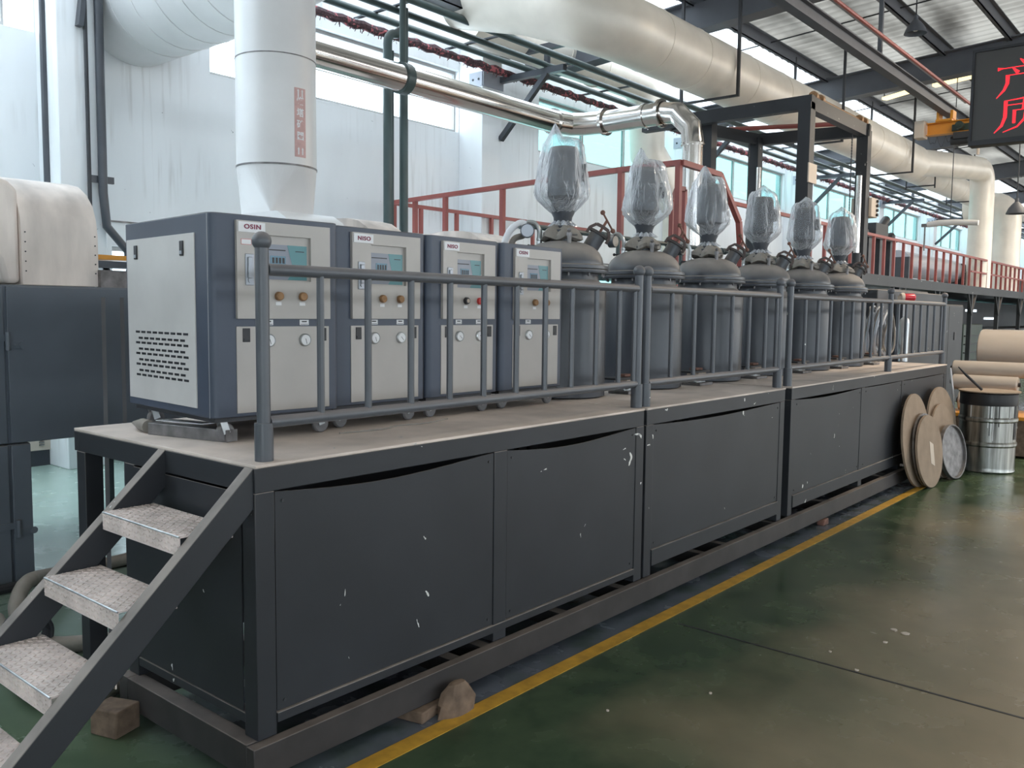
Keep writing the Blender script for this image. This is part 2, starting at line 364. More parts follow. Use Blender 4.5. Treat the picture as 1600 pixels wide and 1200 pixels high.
def obj(name, mb, m, parent=None, world=True, bevel=0.0, label=None, smooth=True):
    if parent is not None and world:
        inv = parent['_inv']; im = Matrix([inv[0:4], inv[4:8], inv[8:12], inv[12:16]])
        mb.v = [im @ v for v in mb.v]
    me = raw(name, mb, m, smooth)
    o = bpy.data.objects.new(name, me); COL.objects.link(o)
    if parent is not None:
        o.parent = parent
        if world: o['_inv'] = list(parent['_inv'])
    else: o['_inv'] = [1,0,0,0,0,1,0,0,0,0,1,0,0,0,0,1]
    if bevel > 0:
        b = o.modifiers.new('bevel', 'BEVEL'); b.width = bevel; b.segments = 2; b.limit_method = 'ANGLE'; b.angle_limit = math.radians(40)
    if label: o['label'] = label
    return o

def thing(name, label, cat, loc=(0,0,0), rotz=0, group=None):
    o = bpy.data.objects.new(name, None); COL.objects.link(o); o.location = loc; o.rotation_euler = (0, 0, rotz)
    o.empty_display_size = 0.1
    o['label'] = label; o['category'] = cat
    if group: o['group'] = group
    im = (Matrix.Translation(loc) @ Matrix.Rotation(rotz, 4, 'Z')).inverted()
    o['_inv'] = [im[i][j] for i in range(4) for j in range(4)]
    return o
def tag(o, label, cat, group=None):
    o['label'] = label; o['category'] = cat
    if group: o['group'] = group
    return o
def struct(o): o['kind'] = 'structure'; return o
def copy_tree(o, parent=None):
    kids = [c for c in bpy.data.objects if c.parent == o]
    c = o.copy(); COL.objects.link(c); c.parent = parent
    for k in kids: copy_tree(k, c)
    return c

FONTC = {}
def text_mb(s, size, thick=0.002, bold=0.0):
    cu = bpy.data.curves.new('txt', 'FONT'); cu.body = s; cu.size = size; cu.extrude = thick/2; cu.offset = bold
    cu.space_character = 1.12 if s == 'OSIN' else 1.0; cu.align_x = 'CENTER'; cu.align_y = 'CENTER'
    o = bpy.data.objects.new('txt', cu); COL.objects.link(o)
    bpy.context.view_layer.update()
    me = bpy.data.meshes.new_from_object(o.evaluated_get(bpy.context.evaluated_depsgraph_get()))
    mb = MB(); mb.add([v.co.copy() for v in me.vertices], [tuple(p.vertices) for p in me.polygons])
    bpy.data.objects.remove(o); bpy.data.curves.remove(cu); bpy.data.meshes.remove(me)
    return mb
def place(mb, mtx): mb.v = [mtx @ v for v in mb.v]; return mb

# ================================================================== SETTING
HP = 1.165      # platform deck height
WY = 9.85       # left wall inner face
XP = [4.2-6.4*2+6.4*k for k in range(0, 13)]     # pilaster centres
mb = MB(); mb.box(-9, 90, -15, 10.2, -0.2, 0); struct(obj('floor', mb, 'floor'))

# left wall with high windows and low windows per bay
mb = MB()
x_first, x_last = -9.0, XP[-1]
for k in range(len(XP)-1):
    a = XP[k]+0.22; b = XP[k+1]-0.22
    w0, w1 = a+1.6, b+0.1
    if k == 2: w0 = 5.98
    w1 = min(w1, b-0.02)
    # solid bands
    mb.box(XP[k], XP[k+1], WY, WY+0.25, 0, 1.0)
    mb.box(XP[k], XP[k+1], WY, WY+0.25, 2.39, 4.54)
    mb.box(XP[k], XP[k+1], WY, WY+0.25, 5.5, 7.2)
    mb.box(XP[k], w0, WY, WY+0.25, 4.54, 5.5); mb.box(w1, XP[k+1], WY, WY+0.25, 4.54, 5.5)
    mb.box(XP[k], a+0.3, WY, WY+0.25, 1.0, 2.39); mb.box(b-0.2, XP[k+1], WY, WY+0.25, 1.0, 2.39)
struct(obj('wall_left', mb, 'wallp', smooth=False))
mb = MB()
for k in range(len(XP)-1):
    mb.box(XP[k]+0.235, XP[k+1]-0.235, WY-0.012, WY-0.001, 2.655, 2.675)
struct(obj('trim_20', mb, 'tarnish', smooth=False))
n = 0
for k, x in enumerate(XP):
    if x < -3: continue
    n += 1; mb = MB(); mb.box(x-0.23, x+0.23, WY-0.5, WY, 0, 7.0); o = struct(obj('trim_%d' % n, mb, 'wallp', bevel=0.01))
mb = MB(); mb.box(-9, 80, WY-0.03, WY-0.001, 0, 0.17)
struct(obj('baseboard_left', mb, 'skirt'))
wn = 0
for k in range(1, len(XP)-1):
    a = XP[k]+0.22; b = XP[k+1]-0.22; w0 = a+1.6 if k != 2 else 5.98; w1 = b-0.02
    if k == 1: w0 = a+0.2; w1 = min(b, 3.7)
    tinted = k >= 3
    for (x0, x1, z0, z1, np_) in ((w0, w1, 4.54, 5.5, 3), (a+0.3, b-0.2, 1.0, 2.39, 4)):
        wn += 1; fr = MB(); t = 0.05
        fr.box(x0, x1, WY+0.08, WY+0.14, z0, z0+t); fr.box(x0, x1, WY+0.08, WY+0.14, z1-t, z1)
        for i in range(np_+1):
            xc = x0+(x1-x0)*i/np_; fr.box(max(x0, xc-t/2), min(x1, xc+t/2), WY+0.08, WY+0.14, z0+t, z1-t)
        wf = struct(obj('window_%d' % wn, fr, 'frame_al'))
        for i in range(np_):
            xa = x0+(x1-x0)*i/np_+t/2; xb = x0+(x1-x0)*(i+1)/np_-t/2; g = MB(); g.box(xa, xb, WY+0.105, WY+0.11, z0+t, z1-t)
            obj('pane', g, 'glass_tint' if tinted else 'glass', wf)
# remaining shell
mb = MB()
for (z0, z1) in ((0, 1.0), (3.0, 4.6), (6.3, 9)): mb.box(-9, 90, -15.2, -15, z0, z1)
for i in range(16): mb.box(-9+6.4*i, -8+6.4*i, -15.2, -15, 0, 9)
struct(obj('wall_right', mb, 'wallp', smooth=False))
mb = MB(); mb.box(-9.2, -9, -15, -9.5, 0, 9); mb.box(-9.2, -9, -3.5, 10.2, 0, 8); mb.box(-9.2, -9, -9.5, -3.5, 4.2, 9); struct(obj('wall_back', mb, 'wallp', smooth=False))
mb = MB(); mb.box(68, 68.2, -15, 10.2, 0, 9); struct(obj('wall_far', mb, 'wallp', smooth=False))

def girder_z(y): return 5.85+(6-y)*0.066       # underside of the girders
def roof_z(y): return girder_z(y)+0.62
# corrugated roof
mb = MB(); nx = 1100; ys = (6.9, -3.0, -15.2)
vs = []; fs = []
for i in range(nx+1):
    x = -9.2+i*(77.4/nx); dz = 0.018*math.sin(2*PI*x/0.28)
    for y in ys:
        zz = roof_z(y if y > -3 else -3) - (0.066*0 if y >= -3 else (-(y+3))*0.066)
        vs.append((x, y, zz+dz))
for i in range(nx):
    for j in range(2): a = i*3+j; fs.append((a, a+3, a+4, a+1))
mb.add(vs, fs); struct(obj('ceiling', mb, 'roof'))
# unseen brighter roof strip, added to light the left wall
mb = MB(); vs = []; fs = []
for i in range(nx+1):
    x = -9.2+i*(77.4/nx); dz = 0.018*math.sin(2*PI*x/0.28)
    for y in (10.2, 6.9): vs.append((x, y, roof_z(y)+dz))
for i in range(nx): a = i*2; fs.append((a, a+2, a+3, a+1))
mb.add(vs, fs); struct(obj('window_40', mb, 'fill_sheet'))

def ibeam_y(mb, x, y0, y1, zfun, h, w, t=0.02):
    for (a, b) in ((0, t), (h-t, h)):
        mb.add([(x-w/2, y0, zfun(y0)+a), (x+w/2, y0, zfun(y0)+a), (x+w/2, y1, zfun(y1)+a), (x-w/2, y1, zfun(y1)+a),
                (x-w/2, y0, zfun(y0)+b), (x+w/2, y0, zfun(y0)+b), (x+w/2, y1, zfun(y1)+b), (x-w/2, y1, zfun(y1)+b)],
               [(0,3,2,1),(4,5,6,7),(0,1,5,4),(1,2,6,5),(2,3,7,6),(3,0,4,7)])
    mb.add([(x-0.01, y0, zfun(y0)+t), (x+0.01, y0, zfun(y0)+t), (x+0.01, y1, zfun(y1)+t), (x-0.01, y1, zfun(y1)+t),
            (x-0.01, y0, zfun(y0)+h-t), (x+0.01, y0, zfun(y0)+h-t), (x+0.01, y1, zfun(y1)+h-t), (x-0.01, y1, zfun(y1)+h-t)],
           [(0,3,2,1),(4,5,6,7),(0,1,5,4),(1,2,6,5),(2,3,7,6),(3,0,4,7)])
gz = {11.9: 'nearest the camera, above the big silver duct', 17.3: 'passing behind the top of the red text screen', 23.7: 'just beyond the yellow crane', 30.0: 'fourth from the camera', 36.4: 'fifth from the camera', 43: 'sixth from the camera', 50: 'farthest from the camera'}
for x, d in gz.items():
    mb = MB(); ibeam_y(mb, x, WY-0.1, -3.0, girder_z, 0.45, 0.28)
    tag(obj('roof_girder', mb, 'roofsteel'), 'dark grey steel I-shaped roof girder, '+d, 'beam', 'main roof girders')
PY = [8.65, 7.6, 6.55, 5.5, 4.45, 3.4, 2.3, 1.2, 0.1, -1.0]
pn = ['purlin nearest the left wall', 'purlin second from the left wall', 'purlin third from the left wall, above the silver duct', 'purlin fourth from the left wall',
      'purlin beside the near high-bay lamp', 'purlin over the red text screen', 'purlin right of the one over the text screen', 'right-hand purlin near the photo edge', 'purlin beyond the right photo edge', 'purlin far beyond the right edge']
for y, d in zip(PY, pn):
    z = roof_z(y)-0.02; mb = MB(); mb.box(2, 55, y-0.008, y+0.008, z-0.2, z); mb.box(2, 55, y-0.008, y+0.06, z-0.2, z-0.185); mb.box(2, 55, y-0.06, y+0.008, z-0.015, z)
    tag(obj('roof_purlin', mb, 'roofsteel'), 'long dark steel roof '+d, 'purlin', 'roof purlins')
# tie rods across the sheets
tn = 0
for x, rl in ((10.0, 'thin dark roof tie rod in the bay nearest the camera'), (14.6, 'thin dark roof tie rod crossing the bay above the high-bay lamp'), (20.4, 'thin dark roof tie rod just beyond the yellow strip lights'), (26.8, 'farthest thin dark roof tie rod, low beside the text screen')):
    mb = MB(); y = 9.0; mb.cyl((x, 9.0, roof_z(9.0)-0.1), (x, -2, roof_z(-2)-0.1), 0.012, n=6)
    tag(obj('tie_rod', mb, 'dark'), rl, 'rod', 'roof tie rods')

# floor marking, joint, window on floor edges
def strip(name, pts, m, z=0.003):
    mb = MB(); mb.extr(pts, 0.0005, z, lambda u, v, d: (u, v, d)); return obj(name, mb, m)
tag(strip('floor_line', [(0.5, 2.392), (9.45, 2.365), (9.45, 2.44), (0.5, 2.477)], 'yellow'), 'yellow painted safety line on the green floor along the platform', 'floor line')
struct(strip('trim_30', [(4.19, 2.3), (4.205, 2.3), (4.16, 0), (4.05, -6), (4.035, -6), (4.145, 0)], 'dark', 0.0015))
for i, (x, y, s) in enumerate([(4.89, 1.37, 0.022), (4.87, 1.31, 0.026), (4.67, 1.35, 0.012), (4.2, 1.34, 0.012), (4.35, 1.52, 0.010), (3.05, 2.0, 0.008), (3.5, 1.75, 0.008), (1.98, 3.02, 0.015)]):
    pts = []
    for k in range(7): t = 2*PI*k/7; r = s*random.uniform(0.6, 1.1); pts.append((x+r*math.cos(t), y+r*math.sin(t)))
    lab = ['largest pale paper scrap on the right floor, left one of a close pair', 'largest pale paper scrap on the right floor, right one of a close pair', 'small pale crumb just in front of the pair of paper scraps', 'small pale crumb beside the dark floor joint',
           'pale crumb behind and left of the pair of paper scraps', 'lone tiny crumb on the dark green floor near the lower middle', 'tiny crumb on the green floor below the middle platform section', 'tiny pale crumb on the floor between stair and skid'][i]
    o = tag(strip('paper_scrap', pts, 'paper', 0.006), lab, 'scrap', None)

# ================================================================== PLATFORM
FY = 2.58; BY = 3.97
def rim_profile(): pass
units = [
 dict(x0=1.71, x1=4.245, posts=[1.75, 3.01, 4.21], label='near section of the long grey steel platform, carrying the four control cabinets'),
 dict(x0=4.275, x1=6.215, posts=[4.315, 6.175], label='middle section of the long grey steel platform, with one wide side panel'),
 dict(x0=6.335, x1=10.72, posts=[6.375, 7.94, 9.1, 10.68], label='far section of the long grey steel platform, with the round discs leaning on it')]
for ui, U in enumerate(units):
    x0, x1 = U['x0'], U['x1']; T = thing('steel_platform', U['label'], 'platform', (x0, FY, 0.18), group='platform sections')
    mb = MB(); mb.box(x0, x1, FY-0.005, BY, HP-0.012, HP); obj('deck_plate', mb, 'deck', T, bevel=0.003)
    mb = MB(); mb.box(x0, x1, FY, FY+0.05, HP-0.1, HP-0.012); mb.box(x0, x1, BY-0.05, BY, HP-0.1, HP-0.012)
    mb.box(x0, x0+0.05, FY+0.05, BY-0.05, HP-0.1, HP-0.012); mb.box(x1-0.05, x1, FY+0.05, BY-0.05, HP-0.1, HP-0.012)
    obj('rim_beam', mb, 'steel_paint', T, bevel=0.003)
    ps = U['posts']
    for px in ps:
        wv = 0.04
        if px in (3.01, 7.94): wv = 0.045
        if ui == 2 and px == 9.1: wv = 0.03
        mb = MB(); mb.box(px-wv, px+wv, FY+0.001, FY+0.08, 0.18, HP-0.1); obj('post', mb, 'steel_paint', T, bevel=0.003)
    for py in (3.47, BY-0.06):
        for px in (x0+0.04, x1-0.04):
            mb = MB(); mb.box(px-0.04, px+0.04, py-0.04, py+0.04, 0.18 if py < 3.6 else 0.0, HP-0.1); obj('post', mb, 'steel_paint', T, bevel=0.003)
    zb = 0.26 if ui == 0 else 0.33
    lo = 0.225 if ui == 0 else 0.235
    mb = MB(); mb.box(x0+0.08, x1-0.08, FY-0.006, FY+0.055, lo, zb); obj('lower_beam', mb, 'steel_paint', T, bevel=0.002)
    for i in range(len(ps)-1):
        wl = 0.045 if ps[i] in (3.01, 7.94) else 0.03 if ps[i] == 9.1 else 0.04; wr_ = 0.045 if ps[i+1] in (3.01, 7.94) else 0.03 if ps[i+1] == 9.1 else 0.04; a = ps[i]+wl; b = ps[i+1]-wr_; 
        # sheet panel, its top edge bowed back from the rim, so a dark gap shows along it
        sag = (0.030 if ui == 0 else 0.018) if (ui, i) not in ((2, 1), (2, 2)) else 0.004
        poly = [(a+0.004, zb+0.004), (b-0.004, zb+0.004)]+[(b-0.004-(b-a-0.008)*k/14, HP-0.104-sag*math.sin(PI*(k/14)**1.15)) for k in range(15)]
        mb = MB(); mb.extr(poly, FY+0.005, FY+0.010, lambda u, v, d: (u, d, v)); p = obj('side_panel', mb, 'steel_paint', T)
        mb = MB()
        for sx in (a+0.035, b-0.035):
            for sz in (zb+0.035, HP-0.14): mb.cyl((sx, FY+0.001, sz), (sx, FY+0.0048, sz), 0.006, n=8)
        obj('screws', mb, 'dark', p)
    if ui == 0:
        mb = MB(); mb.box(x0-0.003, x0+0.002, FY+0.085, 3.43, zb+0.01, HP-0.108); p = obj('end_panel', mb, 'steel_paint', T)
        mb = MB(); mb.box(x0+0.002, x0+0.05, FY+0.08, 3.43, lo, zb); obj('lower_beam', mb, 'steel_paint', T, bevel=0.002)
    if ui == 2:
        mb = MB(); mb.box(x1-0.002, x1+0.003, FY+0.085, BY-0.1, zb+0.01, HP-0.108); obj('end_panel', mb, 'steel_paint', T)
    # back closing sheet
    mb = MB(); mb.box(x0+0.09, x1-0.09, 3.46, 3.47, zb, HP-0.11); obj('rear_panel', mb, 'steel_paint', T)
T = thing('skid_frame', 'dark rusty channel-steel skid frame lying under all three platform sections', 'frame', (1.67, 2.54, 0.05))
for (name, b) in (('rail', (1.67, 10.72, 2.545, 2.592, 0.055, 0.175)), ('rail', (1.67, 10.72, 3.45, 3.52, 0.055, 0.18)), ('cross_member', (1.67, 1.735, 2.593, 3.449, 0.055, 0.18))):
    mb = MB(); mb.box(*b); obj(name, mb, 'skid', T, bevel=0.003)
for x in (2.7, 2.9, 3.5, 4.05, 4.3, 5.0, 5.3, 6.1, 6.4, 7.1, 7.9, 8.6, 9.3, 10.0, 10.6):
    mb = MB(); mb.box(x, x+0.06, 2.593, 3.449, 0.09, 0.17); obj('cross_member', mb, 'skid', T)
# packing blocks under the skid
def block(x, y, sx, sy, h, rz, label, m='wood', grp=None):
    mb = MB(); mb.box(-sx/2, sx/2, -sy/2, sy/2, 0, h)
    R_ = Matrix.Rotation(rz, 4, 'Z'); place(mb, Matrix.Translation((x, y, 0.0)) @ R_)
    for v in mb.v: v += Vector((random.uniform(-.006, .006), random.uniform(-.006, .006), random.uniform(-.004, 0) if v.z > 0.01 else 0))
    tag(obj('wood_block' if m == 'wood' else 'steel_block', mb, m, bevel=0.006), label, 'block', grp)
block(1.59, 3.40, 0.12, 0.14, 0.11, 0.35, 'split wooden block wedged under the near end of the skid, behind the stair')
block(2.50, 2.60, 0.16, 0.17, 0.054, 0.2, 'grey chipped packing block under the front of the skid, left of the stone lump')
block(7.02, 2.56, 0.10, 0.06, 0.052, 0.05, 'rusty brown steel block under the middle of the skid', 'rust')
# stone lump at yellow line
mb = MB(); prof = [(0.001, 0.135), (0.04, 0.128), (0.07, 0.10), (0.09, 0.05), (0.10, 0.0)]
mb.lathe([(r, z) for r, z in reversed(prof)], (2.62, 2.515, 0), 14)
for v in mb.v: k = random.uniform(0.88, 1.1); v.x = 2.62+(v.x-2.62)*k*1.1; v.y = 2.485+(v.y-2.515)*k*0.55
tag(obj('stone_lump', mb, 'wood'), 'rough brown rounded lump beside the yellow floor line, against the skid', 'stone')

# ================================================================== STAIR
T = thing('access_stair', 'steel stair with checker-plate treads leading up to the near end of the platform', 'stair', (0.5, 2.9, 0))
for yc in (2.615, 3.205):
    mb = MB(); dx = 1.72-0.56; dz = 1.16-0.065
    # parallelogram stringer, depth measured vertically 0.145
    poly = [(1.712, 1.155), (0.49, 0.0), (0.64, 0.0), (1.712, 1.012)]
    mb.extr(poly, yc-0.026, yc+0.026, lambda u, v, d: (u, d, v)); obj('stringer', mb, 'steel_paint', T, bevel=0.003)
for (xf, zt) in ((1.462, 0.952), (1.252, 0.755), (1.045, 0.550), (0.835, 0.345), (0.63, 0.145)):
    mb = MB(); y0, y1 = 2.642, 3.178
    mb.box(xf, xf+0.2, y0, y1, zt-0.006, zt); mb.box(xf, xf+0.005, y0, y1, zt-0.065, zt-0.006); mb.box(xf+0.195, xf+0.2, y0, y1, zt-0.04, zt-0.006)
    # raised lozenge pattern
    for i in range(9):
        for j in range(26):
            cx = xf+0.012+i*0.022; cy = y0+0.012+j*0.0205; a = PI/4 if (i+j) % 2 else -PI/4
            dxx = 0.008*math.cos(a); dyy = 0.008*math.sin(a)
            mb.bar((cx-dxx, cy-dyy, zt+0.0008), (cx+dxx, cy+dyy, zt+0.0008), 0.0045, 0.0036)
    for i in range(3):
        for j in range(26):
            cz = zt-0.012-i*0.02; cy = y0+0.012+j*0.0205; a = PI/4 if (i+j) % 2 else -PI/4
            mb.bar((xf-0.0004, cy-0.007, cz-0.006*math.sin(a)), (xf-0.0004, cy+0.007, cz+0.006*math.sin(a)), 0.0040, 0.0045)
    tr = obj('tread', mb, 'tread', T, smooth=False)
    mb = MB(); mb.cyl((xf+0.001, y0, zt-0.002), (xf+0.001, y1, zt-0.002), 0.0035, n=8); obj('worn_nosing', mb, 'galv', tr, label='worn bright front edge')

# ================================================================== GUARD RAILS
def guard(name_label, posts, bal, balls=True, extra=()):
    T = thing('guard_rail', name_label, 'railing', (posts[0], 2.64, HP), 0, 'guard rails along the platform')
    for i, px in enumerate(posts):
        P_ = MB(); P_.cyl((px, 2.64, HP), (px, 2.64, 1.92), 0.024, n=20); p = obj('post', P_, 'rail', T)
        s = MB(); s.cyl((px, 2.64, HP), (px, 2.64, HP+0.135), 0.033, n=20); obj('sleeve', s, 'rail', p)
        b = MB(); b.ball((px, 2.64, 1.935), 0.034, 20); obj('ball_cap', b, 'rail', p)
    a, b = posts[0], posts[-1]
    mb = MB(); mb.cyl((a+0.02, 2.64, 1.838), (b-0.02, 2.64, 1.838), 0.0215, n=16); obj('top_rail', mb, 'rail', T)
    mb = MB(); mb.cyl((a+0.02, 2.64, 1.300), (b-0.02, 2.64, 1.300), 0.0215, n=16); obj('bottom_rail', mb, 'rail', T)
    for x in bal:
        mb = MB(); mb.cyl((x, 2.64, 1.30), (x, 2.64, 1.838), 0.0145, n=10); obj('baluster', mb, 'rail', T)
guard('grey tubular guard rail on the near platform section, in front of the control cabinets', [1.79, 4.255],
      [2.04, 2.27, 2.50, 2.73, 2.95, 3.18, 3.40, 3.62, 3.84, 4.06, 4.215])
guard('grey tubular guard rail on the middle platform section, before the second tank', [4.345, 6.20],
      [4.63, 4.91, 5.17, 5.43, 5.69, 5.96, 6.15])
guard('grey tubular guard rail on the far platform section, before the farthest tanks', [6.39, 8.80, 10.74],
      [6.69, 6.96, 7.23, 7.49, 7.75, 8.01, 8.27, 8.53, 9.05, 9.31, 9.57, 9.82, 10.08, 10.34, 10.62])

# ================================================================== CONTROL CABINETS (temperature controllers)
def chiller(label, loc, rz, W, D, name_rot, first=False, knobs='brass', knob2='brass'):
    T = thing('control_cabinet', label, 'cabinet', loc, rz, 'control cabinets in a row on the platform'); H0 = 0.105; H1 = 0.905
    K = dict(parent=T, world=False)
    # hollow rounded shell (front corners rounded)
    rr = 0.03; poly = [(0, D), (0, rr)]+[(rr-rr*math.cos(a), rr-rr*math.sin(a)) for a in [PI/2*i/5 for i in range(6)]]+[(W-rr+rr*math.sin(a), rr-rr*math.cos(a)) for a in [PI/2*i/5 for i in range(6)]]+[(W, D)]
    mb = MB(); mb.extr(poly, H0, H1, lambda u, v, d: (u, v, d)); obj('body', mb, 'navy', bevel=0.006, **K)
    px0 = 0.10*W/0.58; px1 = px0+0.425*W/0.58; pw = px1-px0
    up = MB(); rx0, rx1 = px0+pw*0.26, px0+pw*0.78; rz0, rz1 = 0.651, 0.831; y = -0.016
    # upper door with a rectangular display cut-out
    up.box(px0, px1, y, 0.004, rz1, 0.881); up.box(px0, px1, y, 0.004, 0.496, rz0); up.box(px0, rx0, y, 0.004, rz0, rz1); up.box(rx1, px1, y, 0.004, rz0, rz1)
    upo = obj('upper_door', up, 'cream', **K)
    lo = MB(); lo.box(px0, px1, -0.004, 0.004, 0.12, 0.465); loo = obj('lower_door', lo, 'cream', bevel=0.001, **K)
    KU = dict(parent=upo, world=False); KL = dict(parent=loo, world=False)
    # display
    mb = MB(); mb.box(rx0, rx1, -0.0005, 0.0005, rz0, rz1); obj('display_recess', mb, 'cream', **KU)
    sx0, sx1, sz0, sz1 = rx0+0.004, rx1-0.012, rz0+0.004, rz1-0.035
    mb = MB(); mb.box(sx0, sx1, -0.002, -0.0006, sz0, sz1); obj('display_film', mb, 'film_disp', **KU)
    tp = MB(); sw = sx1-sx0; sh = sz1-sz0
    pl = [(sx1, sz0), (sx1, sz1), (sx0+sw*0.56, sz1)]+[(sx0+sw*(0.56+0.13*math.sin(PI*0.5*t/4)*1.0), sz1-sh*(0.08+0.2*t)) for t in range(1, 4)]+[(sx0+sw*0.66, sz0+sh*0.2), (sx0+sw*0.56, sz0)]
    tp.extr(pl, -0.0026, -0.002, lambda u, v, d: (u, d, v)); obj('display_film', tp, 'teal', **KU)
    mb = MB(); mb.box(sx0+sw*0.18, sx0+sw*0.52, -0.0032, -0.002, sz0+sh*0.42, sz0+sh*0.68); obj('number_display', mb, 'lcd', **KU)
    mb = MB()
    for i in range(4): mb.box(sx0+sw*(0.22+i*0.075), sx0+sw*(0.27+i*0.075), -0.0036, -0.0032, sz0+sh*0.47, sz0+sh*0.63)
    for i in range(4): mb.box(sx0+sw*(0.20+i*0.1), sx0+sw*(0.26+i*0.1), -0.0026, -0.002, sz0+sh*0.13, sz0+sh*0.22)
    mb.box(sx0+sw*0.05, sx0+sw*0.52, -0.0026, -0.002, sz0+sh*0.83, sz0+sh*0.86); mb.box(sx0+sw*0.74, sx0+sw*0.94, -0.003, -0.0026, sz0+sh*0.82, sz0+sh*0.845)
    obj('display_marks', mb, 'dark', **KU)
    # nameplate
    nx0 = px0+0.006; mb = MB(); mb.box(nx0, nx0+0.115*W/0.58, -0.0200, -0.0160, 0.836, 0.876); npo = obj('nameplate', mb, 'white', **KU)
    tx = text_mb('OSIN', 0.030, 0.0016, 0.0009); c = Vector((nx0+0.06*W/0.58, -0.0208, 0.857))
    mt = Matrix.Translation(c) @ Matrix.Rotation(PI/2, 4, 'X') @ Matrix.Rotation(PI if name_rot else 0, 4, 'Z') @ Matrix.Diagonal((1.0, 0.82, 1, 1))
    place(tx, mt); obj('lettering', tx, 'redink', parent=npo, world=False, smooth=False)
    # handle
    hx = px0+0.052*W/0.58; mb = MB(); mb.box(hx-0.019, hx+0.019, -0.0210, -0.0160, 0.628, 0.752); h = obj('handle', mb, 'silver', bevel=0.003, **KU)
    mb = MB(); mb.box(hx-0.010, hx+0.010, -0.0280, -0.0210, 0.655, 0.740); obj('lever', mb, 'silver', parent=h, world=False, bevel=0.004)
    mb = MB(); mb.cyl((hx, -0.0250, 0.647), (hx, -0.0210, 0.647), 0.009, n=14); obj('lock', mb, 'silver', parent=h, world=False)
    # knobs
    for f, kk in ((0.42, knobs), (0.68, knob2)):
        kx = px0+pw*f; kz = 0.588
        mb = MB(); mb.cyl((kx, -0.0340, kz), (kx, -0.0160, kz), 0.017, 0.019, n=18); kb = obj('knob', mb, {'brass': 'brass', 'black': 'black', 'red': 'redbtn'}[kk], bevel=0.003, **KU)
        if kk == 'black':
            mb = MB(); mb.cyl((kx, -0.0360, kz), (kx, -0.0330, kz), 0.010, n=16); obj('knob_cap', mb, 'paper', parent=kb, world=False)
        mb = MB(); mb.box(kx-0.013, kx+0.013, -0.0172, -0.0160, kz-0.037, kz-0.024); obj('tag_label', mb, 'white', **KU)
    for f in (0.33, 0.72):
        gx = px0+pw*f
        mb = MB(); mb.box(gx-0.022, gx+0.022, -0.0018, -0.0002, 0.470, 0.492); g = obj('tag_label', mb, 'white', **K)
        mb = MB(); mb.box(gx-0.012, gx+0.012, -0.0024, -0.0018, 0.482, 0.487); mb.box(gx-0.018, gx+0.018, -0.0024, -0.0018, 0.473, 0.475); obj('print', mb, 'dark', parent=g, world=False)
        mb = MB(); mb.lathe([(0.027, 0), (0.027, 0.008), (0.024, 0.012), (0.022, 0.009)], (gx, -0.004, 0.408), 24, (0, -1, 0)); g = obj('gauge', mb, 'galv', **KL)
        mb = MB(); mb.cyl((gx, -0.0145, 0.408), (gx, -0.013, 0.408), 0.0215, n=24); obj('dial_face', mb, 'white', parent=g, world=False)
        a = random.uniform(0.6, 1.3); mb = MB(); mb.bar((gx+0.016*math.cos(a), -0.0152, 0.408-0.016*math.sin(a)), (gx-0.006*math.cos(a), -0.0152, 0.408+0.006*math.sin(a)), 0.0018, 0.0008, up=(0, 1, 0)); obj('needle', mb, 'black', parent=g, world=False)
    for lx in (px0+0.042, px1-0.030):
        mb = MB(); mb.box(lx-0.016, lx+0.016, -0.007, -0.004, 0.403, 0.458); l = obj('latch', mb, 'black', bevel=0.002, **KL)
        mb = MB(); mb.box(lx-0.011, lx+0.011, -0.009, -0.007, 0.409, 0.418); obj('latch_tab', mb, 'dark', parent=l, world=False)
    # casters
    for (cx, cy) in ((0.07, 0.07), (W-0.07, 0.07), (0.07, D-0.08), (W-0.07, D-0.08)):
        mb = MB(); mb.box(cx-0.035, cx+0.035, cy-0.03, cy+0.03, 0.099, H0)
        mb.bar((cx-0.006, cy-0.018, 0.10), (cx+0.014, cy-0.018, 0.036), 0.004, 0.028, up=(1, 0, 0)); mb.bar((cx-0.006, cy+0.018, 0.10), (cx+0.014, cy+0.018, 0.036), 0.004, 0.028, up=(1, 0, 0))
        cfo = obj('caster', mb, 'galv', **K)
        mb = MB(); mb.lathe([(0.012, -0.014), (0.032, -0.014), (0.038, -0.008), (0.038, 0.008), (0.032, 0.014), (0.012, 0.014)], (cx+0.014, cy, 0.038), 24, (0, 1, 0)); obj('wheel', mb, 'wheel', parent=cfo, world=False)
    mb = MB(); mb.box(0.02, W-0.02, 0.03, D-0.03, 0.085, H0); obj('base_pan', mb, 'dark', **K)
    if first:
        mb = MB(); mb.box(-0.004, 0.001, 0.13, D-0.02, 0.137, 0.832); sp = obj('side_door', mb, 'cream_lit', bevel=0.001, **K)
        mb = MB()
        for r in range(9):
            nsl = 9 if r % 2 == 0 else 8; z = 0.430-r*0.0235-(0.003 if r % 2 else 0)
            for i in range(nsl):
                yc = 0.215+(i+(0 if nsl == 9 else 0.5))*0.058
                mb.box(-0.0052, -0.0038, yc-0.0205, yc+0.0205, z-0.0048, z+0.0048)
        obj('vent_slots', mb, 'black', parent=sp, world=False)
        for yc in (0.235, D-0.12):
            mb = MB(); mb.box(-0.009, -0.004, yc-0.016, yc+0.016, 0.745, 0.805); l = obj('latch', mb, 'black', parent=sp, world=False, bevel=0.003)
            mb = MB(); mb.box(-0.011, -0.009, yc-0.010, yc+0.010, 0.752, 0.765); obj('latch_tab', mb, 'silver', parent=l, world=False)
        mb = MB(); mb.box(px0+0.018, px0+0.062, -0.0168, -0.016, 0.787, 0.809); st = obj('sticker', mb, 'redbtn', **KU)
